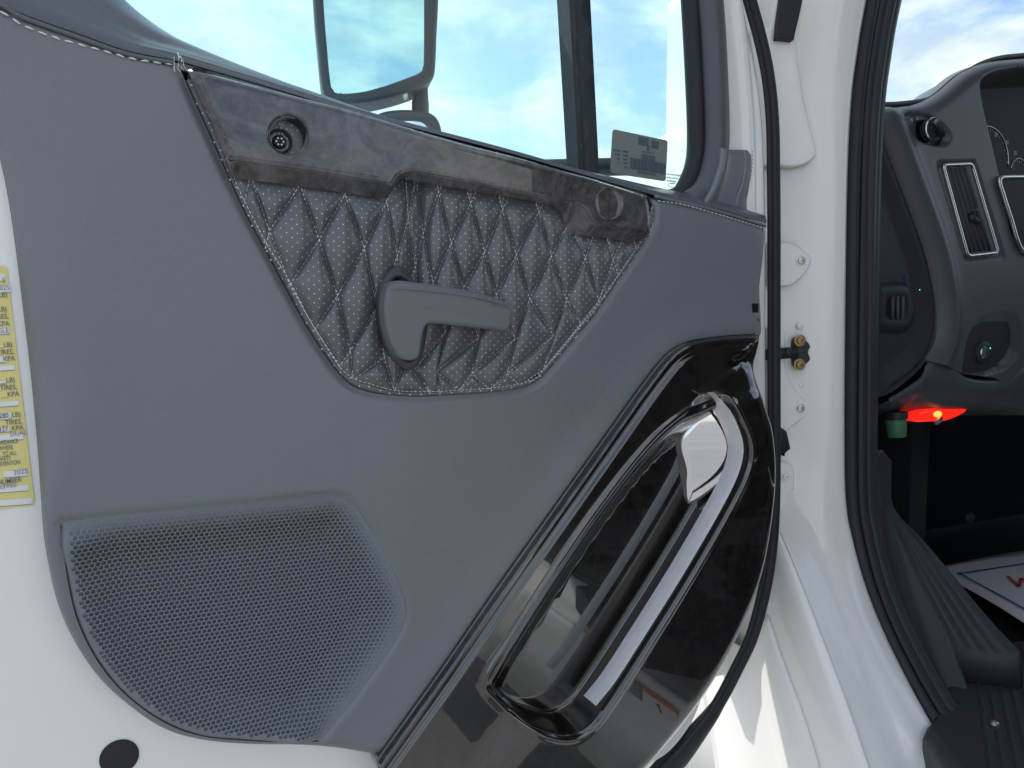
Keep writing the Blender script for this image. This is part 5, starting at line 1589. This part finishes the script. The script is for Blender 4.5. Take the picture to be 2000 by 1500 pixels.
# ================================================================== dashboard
dash = empty('dashboard', (1.4, 1.05, 1.2), 'dark moulded dashboard with light switch, air vent and dials', 'dashboard')
DY = 0.985
def build_dash():
    # main fascia
    main_px = [(1716, 206, 1), (1760, 204), (1812, 196), (1848, 177), (1898, 136), (1942, 117), (2000, 109), (2100, 104), (2400, 110, 1), (2400, 690, 1), (2100, 705), (2003, 708, 1), (1990, 728), (1966, 748), (1945, 738, 1), (1884, 730, 1), (1812, 704, 1),
               (1830, 668), (1836, 620), (1832, 575), (1816, 500), (1792, 430), (1758, 340), (1728, 262), (1716, 236)]
    o = xz(crs(main_px, 8, True), DY)
    top = xz(crs([(1716, 206), (1760, 204), (1812, 196), (1848, 177), (1898, 136), (1942, 117), (2000, 109), (2100, 104), (2400, 110)], 8), DY)
    left = xz(crs([(1812, 704), (1830, 668), (1836, 620), (1832, 575), (1816, 500), (1792, 430), (1758, 340), (1728, 262), (1716, 236), (1714, 210)], 8), DY)
    kn = xz(crs([(1765, 228), (1772, 216), (1790, 213), (1820, 222), (1846, 240), (1860, 262), (1858, 280), (1846, 289), (1826, 288), (1800, 280), (1778, 262), (1767, 244)], 5, True), DY)
    vent = xz(crs([(1828, 314, 1), (1905, 312, 1), (1964, 502, 1), (1886, 512, 1)], 8, True), DY)
    clus = xz(crs([(1914, 158), (1930, 142), (1960, 132), (2010, 124), (2330, 124, 1), (2330, 470, 1), (1990, 470), (1965, 400), (1950, 338), (1934, 270), (1920, 210)], 8, True), DY)
    ign = xz(crs([(1882, 700), (1890, 660), (1908, 628), (1940, 611), (1975, 610), (1992, 624), (1996, 650), (1990, 690), (1976, 712), (1950, 730), (1884, 734)], 5, True), DY)
    def hf(P):
        d = seg_dist(P, top, False); x = np.clip(1 - d / 0.030, 0, 1)
        h = -0.028 * (1 - np.sqrt(np.clip(1 - x * x, 0, 1)))
        d = seg_dist(P, left, False); x = np.clip(1 - d / 0.022, 0, 1)
        h = h - 0.020 * (1 - np.sqrt(np.clip(1 - x * x, 0, 1)))
        h = h + 0.012 * np.exp(-((d - 0.035) / 0.02) ** 2)
        h = h - 0.012 * sst(0, 0.012, sdist(P, kn))
        h = h - 0.006 * sst(-0.004, 0.008, sdist(P, vent))
        h = h - 0.085 * sst(0, 0.030, sdist(P, clus))
        h = h - 0.018 * sst(0, 0.012, sdist(P, ign))
        return h
    fascia = sheet('fascia', o, hf, 'dash_plastic', dash, DY, 0.010, rings=(0.001, 0.003, 0.006, 0.010, 0.015, 0.022, 0.03), feat=[(kn, (-.008, -.004, 0, .004, .008, .012), True), (clus, tuple(np.arange(-.034, .0341, .004)), True), (ign, (0, .004, .008, .012), True), (vent, (-.008, -.004, 0, .004), True)],
                   skirt=0.02, label='grained dark grey dashboard moulding')
    # top of the dash back to the windscreen
    tp = crs([(1716, 206), (1760, 204), (1812, 196), (1848, 177), (1898, 136), (1942, 117), (2000, 109), (2100, 104), (2400, 110)], 8)
    rows = []
    for p in tp:
        a = W(p[0], p[1], DY + 0.026)
        rows.append([a, a + Vector((0.01, 0.02, -0.001)), a + Vector((0.02, 0.12, -0.02)), Vector((a.x + 0.06, 1.345, min(a.z - 0.04, 1.925)))])
    loft('dash_top', rows, 'dash_plastic', dash, thick=0.006)
    # light switch
    c = W(1814, 253, DY + 0.008)
    sw = lathe('light_switch', [(0.036, -0.010), (0.036, 0.0), (0.034, 0.002), (0.032, 0.0015), (0, 0.001)], c, (-0.1, -1, 0), 'gloss_black', dash, 36, 'round headlight switch with rotary knob')
    k = c + Vector((-0.006, -0.004, -0.003))
    lathe('rotary_knob', [(0.020, 0), (0.0195, 0.012), (0.018, 0.014), (0.016, 0.0145), (0, 0.0145)], k, (-0.1, -1, 0), 'black_plastic', sw, 32)
    lathe('knob_ring', [(0.0205, 0.011), (0.0208, 0.0125), (0.0195, 0.0138), (0.0186, 0.0135)], k, (-0.1, -1, 0), 'satin_metal', sw, 32)
    p = k + Vector((0, -0.014, 0))
    tube('knob_grip', [p + Vector((-0.008, -0.005, 0.013)), p + Vector((0, -0.009, 0)), p + Vector((0.008, -0.005, -0.013))], 0.0052, 'black_plastic', sw, 12, rx=0.008, up=Vector((0, -1, 0)))
    for s, px, py in (("A", 1778, 236), ("0", 1789, 233), ("E", 1817, 243)):
        text('switch_mark', s if s != "E" else "=D", W(px, py, DY + 0.004), 0.0085, 'dial_white', sw, Vector((1, 0, -.15)), Vector((0, 0, 1)))
    # air vent
    f = [W(1839, 319, DY - 0.002), W(1899, 317, DY - 0.002), W(1954, 496, DY - 0.002), W(1891, 503, DY - 0.002)]
    o4 = np.array([(v.x, v.z) for v in f])
    cpt = o4.mean(0)
    def rr(o, r):
        pts = []
        for i in range(4):
            a, b, c_ = o[i - 1], o[i], o[(i + 1) % 4]
            u = (a - b) / np.linalg.norm(a - b); v = (c_ - b) / np.linalg.norm(c_ - b)
            for t in np.linspace(0, 1, 7): pts.append(b + u * r * (1 - t) ** 2 + v * r * t ** 2)
        return np.array(pts)
    ro = rr(o4, 0.010); inn = rr(cpt + (o4 - cpt) * np.array([0.86, 0.93]), 0.007)
    mid_loop = rr(cpt + (o4 - cpt) * np.array([0.94, 0.97]), 0.009)
    vt = tube('air_vent', [Vector((q[0], DY - 0.001, q[1])) for q in mid_loop], 0.0036, 'satin_metal', dash, 10, rx=0.0030, closed=True, up=Vector((0, 1, 0)), label='tall air vent with bright metal surround')
    sheet('vent_back', rr(cpt + (o4 - cpt) * 0.92, 0.006), lambda P: np.zeros(len(P)), 'cavity', vt, DY + 0.020, 0.5, skirt=0.002)
    def vp(u, v, Y):
        q = o4[0] * (1 - u) * (1 - v) + o4[1] * u * (1 - v) + o4[2] * u * v + o4[3] * (1 - u) * v
        return Vector((q[0], Y, q[1]))
    for u in (0.20, 0.35, 0.50, 0.65, 0.80):
        tube('vent_slat', [vp(u, v, DY + 0.006) for v in (0.05, 0.3, 0.6, 0.95)], 0.0008, 'dash_plastic', vt, 8, rx=0.006, up=Vector((0, 1, 0)))
    tube('vent_slider', [vp(0.50, 0.5, DY - 0.003), vp(0.66, 0.5, DY - 0.004), vp(0.66, 0.72, DY - 0.003)], 0.0022, 'dash_plastic', vt, 8)
    tube('vent_slider', [vp(0.42, 0.56, DY - 0.001), vp(0.6, 0.63, DY - 0.001)], 0.006, 'black_plastic', vt, 8)
    # instrument cluster
    p0 = W(1990, 330, DY + 0.05)
    cb = np.array([(W(1905, 150, DY + .09).x, W(1905, 150, DY + .09).z), (p0.x + 0.42, W(1905, 150, DY + .09).z), (p0.x + 0.42, W(1950, 480, DY + .09).z), (W(1905, 150, DY + .09).x, W(1950, 480, DY + .09).z)])
    cl = sheet('instrument_cluster', cb, lambda P: np.zeros(len(P)), 'cluster_black', dash, DY + 0.0838, 0.5, skirt=0.01, label='dark instrument cluster with white dial markings')
    YC = DY + 0.0832
    def dial(cx, cy, r, a0, a1, ticks, th=0.0012):
        c = W(cx, cy, YC)
        arc = [c + Vector((r * math.cos(R(a)), 0, r * math.sin(R(a)))) for a in np.linspace(a0, a1, 40)]
        tube('dial_arc', arc, th, 'satin_metal', cl, 6, up=Vector((0, 1, 0)))
        for i in range(ticks):
            a = R(a0 + (a1 - a0) * i / (ticks - 1)); L = 0.006 if i % 4 == 0 else 0.0035
            u = Vector((math.cos(a), 0, math.sin(a)))
            tube('dial_tick', [c + u * (r - 0.004 - L), c + u * (r - 0.004)], 0.0005, 'dial_white', cl, 5, up=Vector((0, 1, 0)))
        return c
    c = dial(1928, 314, 0.069, 205, -5, 29)
    for s, px, py in (("20", 1941, 266), ("25", 1963, 281), ("30", 1979, 302)):
        text('dial_number', s, W(px, py, YC), 0.011, 'dial_white', cl, Vector((1, 0, 0)), Vector((0, 0, 1)))
    dial(1990, 336, 0.028, 170, 10, 9, 0.0009)
    for i in range(9):
        pass
    # chrome edged screen beside the cluster
    scx = xz(crs([(1951, 350), (1962, 346), (2200, 346, 1), (2200, 500, 1), (2010, 496), (1992, 484), (1974, 430), (1958, 380)], 6, True), DY - 0.004)
    scr = tube('switch_bezel', [Vector((q[0], DY - 0.005, q[1])) for q in scx], 0.0042, 'satin_metal', dash, 10, rx=0.0040, closed=True, up=Vector((0, 1, 0)), label='bright edged switch panel')
    sheet('switch_panel', scx, lambda P: np.zeros(len(P)), 'cluster_black', scr, DY - 0.004, 0.03, skirt=0.02)
    # ignition switch
    ip = sheet('ignition_panel', ign, lambda P: 0.004 * (1 - np.exp(-sdist(P, ign).clip(0) / 0.004)), 'black_plastic', dash, DY + 0.0175, 0.01, rings=(0.001, 0.003, 0.006), skirt=0.004, label='recessed ignition switch panel')
    c = W(1919, 688, DY + 0.012)
    lathe('ignition_collar', [(0.023, -0.004), (0.022, 0.004), (0.020, 0.0055), (0.0125, 0.0055), (0.0115, 0.003)], c, (-0.05, -1, 0), 'black_plastic', ip, 32)
    kc = lathe('key_cylinder', [(0.0118, 0.0), (0.0118, 0.006), (0.0105, 0.0075), (0, 0.0078)], c + Vector((-.002, 0, 0)), (-0.05, -1, 0), 'satin_metal', ip, 28)
    box('key_slot', (c.x + 0.001, c.y - 0.0086, c.z - 0.0055), (c.x + 0.0035, c.y - 0.006, c.z + 0.0055), 'cavity', ip, 0.0006)
    lathe('indicator_led', [(0.0016, 0), (0.0012, 0.0009), (0, 0.0011)], W(1934, 680, DY + 0.005), (0, -1, 0), 'green_led', ip, 10)
    # end trim beside the pillar with its small demister outlet
    ep = crs([(1700, 236, 1), (1716, 240), (1728, 266), (1757, 344), (1790, 432), (1813, 500), (1829, 576), (1832, 620), (1826, 664), (1808, 706), (1780, 736), (1742, 766), (1720, 776), (1700, 780, 1)], 8, True)
    e3 = xz(ep, DY + 0.008)
    er = xz(crs([(1716, 240), (1728, 266), (1757, 344), (1790, 432), (1813, 500), (1829, 576), (1832, 620), (1826, 664), (1808, 706), (1780, 736), (1742, 766)], 8), DY + 0.008)
    ov = xz(crs([(1712, 562), (1722, 553), (1770, 550), (1784, 560), (1792, 590), (1793, 620), (1784, 640), (1768, 650), (1725, 648), (1713, 640)], 5, True), DY + 0.008)
    oi = xz(crs([(1731, 577), (1737, 574), (1768, 576), (1774, 582), (1773, 622), (1768, 627), (1736, 627), (1730, 622)], 4, True), DY + 0.008)
    def he(P):
        d = seg_dist(P, er, False)
        h = -0.004 * np.exp(-((d - 0.006) / 0.003) ** 2) - 0.010 * sst(0.012, 0.05, d)
        s = sdist(P, ov)
        h = h + 0.010 * sst(-0.004, 0.012, s) - 0.016 * sst(0.0, 0.006, sdist(P, oi))
        return h
    et = sheet('end_trim', e3, he, 'black_plastic', dash, DY + 0.008, 0.008, rings=(0.001, 0.003, 0.006, 0.009, 0.012), feat=[(ov, (-.004, 0, .004, .008, .012), True), (oi, (0, .002, .004, .006), True)], skirt=0.02, label='black end trim with demister outlet')
    for px in (1742, 1752, 1762):
        a, b = W(px, 578, DY + 0.012), W(px, 625, DY + 0.012)
        tube('outlet_slat', [a, b], 0.0012, 'dash_plastic', et, 6, rx=0.005, up=Vector((0, 1, 0)))
    p = W(1770, 544, DY + 0.004); box('blue_mark', (p.x - .0012, p.y - .002, p.z - .006), (p.x + .0012, p.y + .006, p.z + .006), 'ink_blue', et, 0.0004)
    lathe('indicator_led', [(0.0012, 0), (0.001, 0.0008), (0, 0.001)], W(1796, 566, DY + 0.004), (0, -1, 0), 'green_led', et, 10)
    # lower knee panel curling under
    top = crs([(1736, 778), (1770, 757), (1800, 734), (1812, 708), (1850, 707), (1884, 736), (1945, 742), (1975, 736), (2000, 712), (2100, 705), (2400, 695)], 10)
    rows = []
    for p in top:
        a = W(p[0], p[1], DY + 0.004)
        zb = W(p[0], 792, DY + 0.06).z
        rows.append([a, a + Vector((0, -0.004, -0.006)), Vector((a.x, DY + 0.006, a.z * .6 + zb * .4)), Vector((a.x, DY + 0.03, a.z * .2 + zb * .8 - 0.004)), Vector((a.x + .01, DY + 0.09, zb - 0.02)), Vector((a.x + 0.02, DY + 0.45, zb - 0.03))])
    loft('knee_panel', rows, 'dash_plastic', dash, 'dark knee panel under the dash', thick=0.004)
box('dash_light_blocker', (1.22, DY + 0.10, 1.50), (2.40, 1.32, 1.74), 'black_plastic', dash, 0.005)  # added unseen block, stops red lamp light leaking through the fascia gap
build_dash()

def build_lamp():
    p = [W(*q, DY + 0.055) for q in ((1783, 822), (1800, 801), (1889, 793), (1882, 806), (1846, 822))]
    lamp = empty('footwell_lamp', W(1835, 820, DY + 0.055), 'glowing red footwell lamp under the dashboard', 'lamp')
    o = crs([(1781, 822), (1786, 812), (1800, 801), (1845, 796), (1888, 793), (1889, 797), (1880, 807), (1846, 821), (1815, 823)], 4, True)
    o3 = xz(o, DY + 0.055)
    sheet('lens', o3, lambda P: 0.004 * (1 - np.exp(-sdist(P, o3).clip(0) / 0.003)), 'red_lens', lamp, DY + 0.055, 0.006, rings=(0.0008, 0.002, 0.004), skirt=0.03, back=True)
    c = W(1832, 809, DY + 0.049); lathe('bulb', [(0.0, 0.0035), (0.004, 0.0028), (0.006, 0.001), (0.0065, -0.001)], c, (0, -1, 0), 'lamp_core', lamp, 16, sx=1.8, side=(1, 0, 0))
    lathe('lamp_rim', [(0.010, 0), (0.0098, 0.003), (0.007, 0.004), (0, 0.0042)], W(1832, 821, DY + 0.056), (0, -0.8, -0.6), 'satin_metal', lamp, 20)
    g = empty('diagnostic_cap', W(1758, 858, DY + 0.05), 'green plastic cap on the connector under the dash', 'cap')
    c = W(1757, 838, DY + 0.05)
    lathe('cap_body', [(0, -0.002), (0.019, -0.002), (0.020, 0.0), (0.019, 0.016), (0.0175, 0.030), (0.015, 0.033), (0, 0.0335)], c + Vector((0, 0.01, 0.016)), (0.05, -0.1, -1), 'green_plastic', g, 24)
    lathe('connector', [(0, -0.002), (0.021, -0.002), (0.022, 0.004), (0.021, 0.012), (0, 0.0125)], c + Vector((0, 0.01, 0.030)), (0.05, -0.1, -1), 'black_plastic', g, 24)
    # pedal bracket and footwell fittings behind
    b = W(1815, 960, 1.30)
    box('footwell_duct', (b.x - 0.03, 1.33, b.z - 0.16), (b.x + 0.04, 1.52, b.z + 0.20), 'black_plastic', cab, 0.01)
    lathe('footwell_knob', [(0.016, 0), (0.015, 0.01), (0.010, 0.014), (0, 0.015)], W(1890, 1010, 1.36), (-0.2, -1, 0.1), 'black_plastic', cab, 20)
build_lamp()
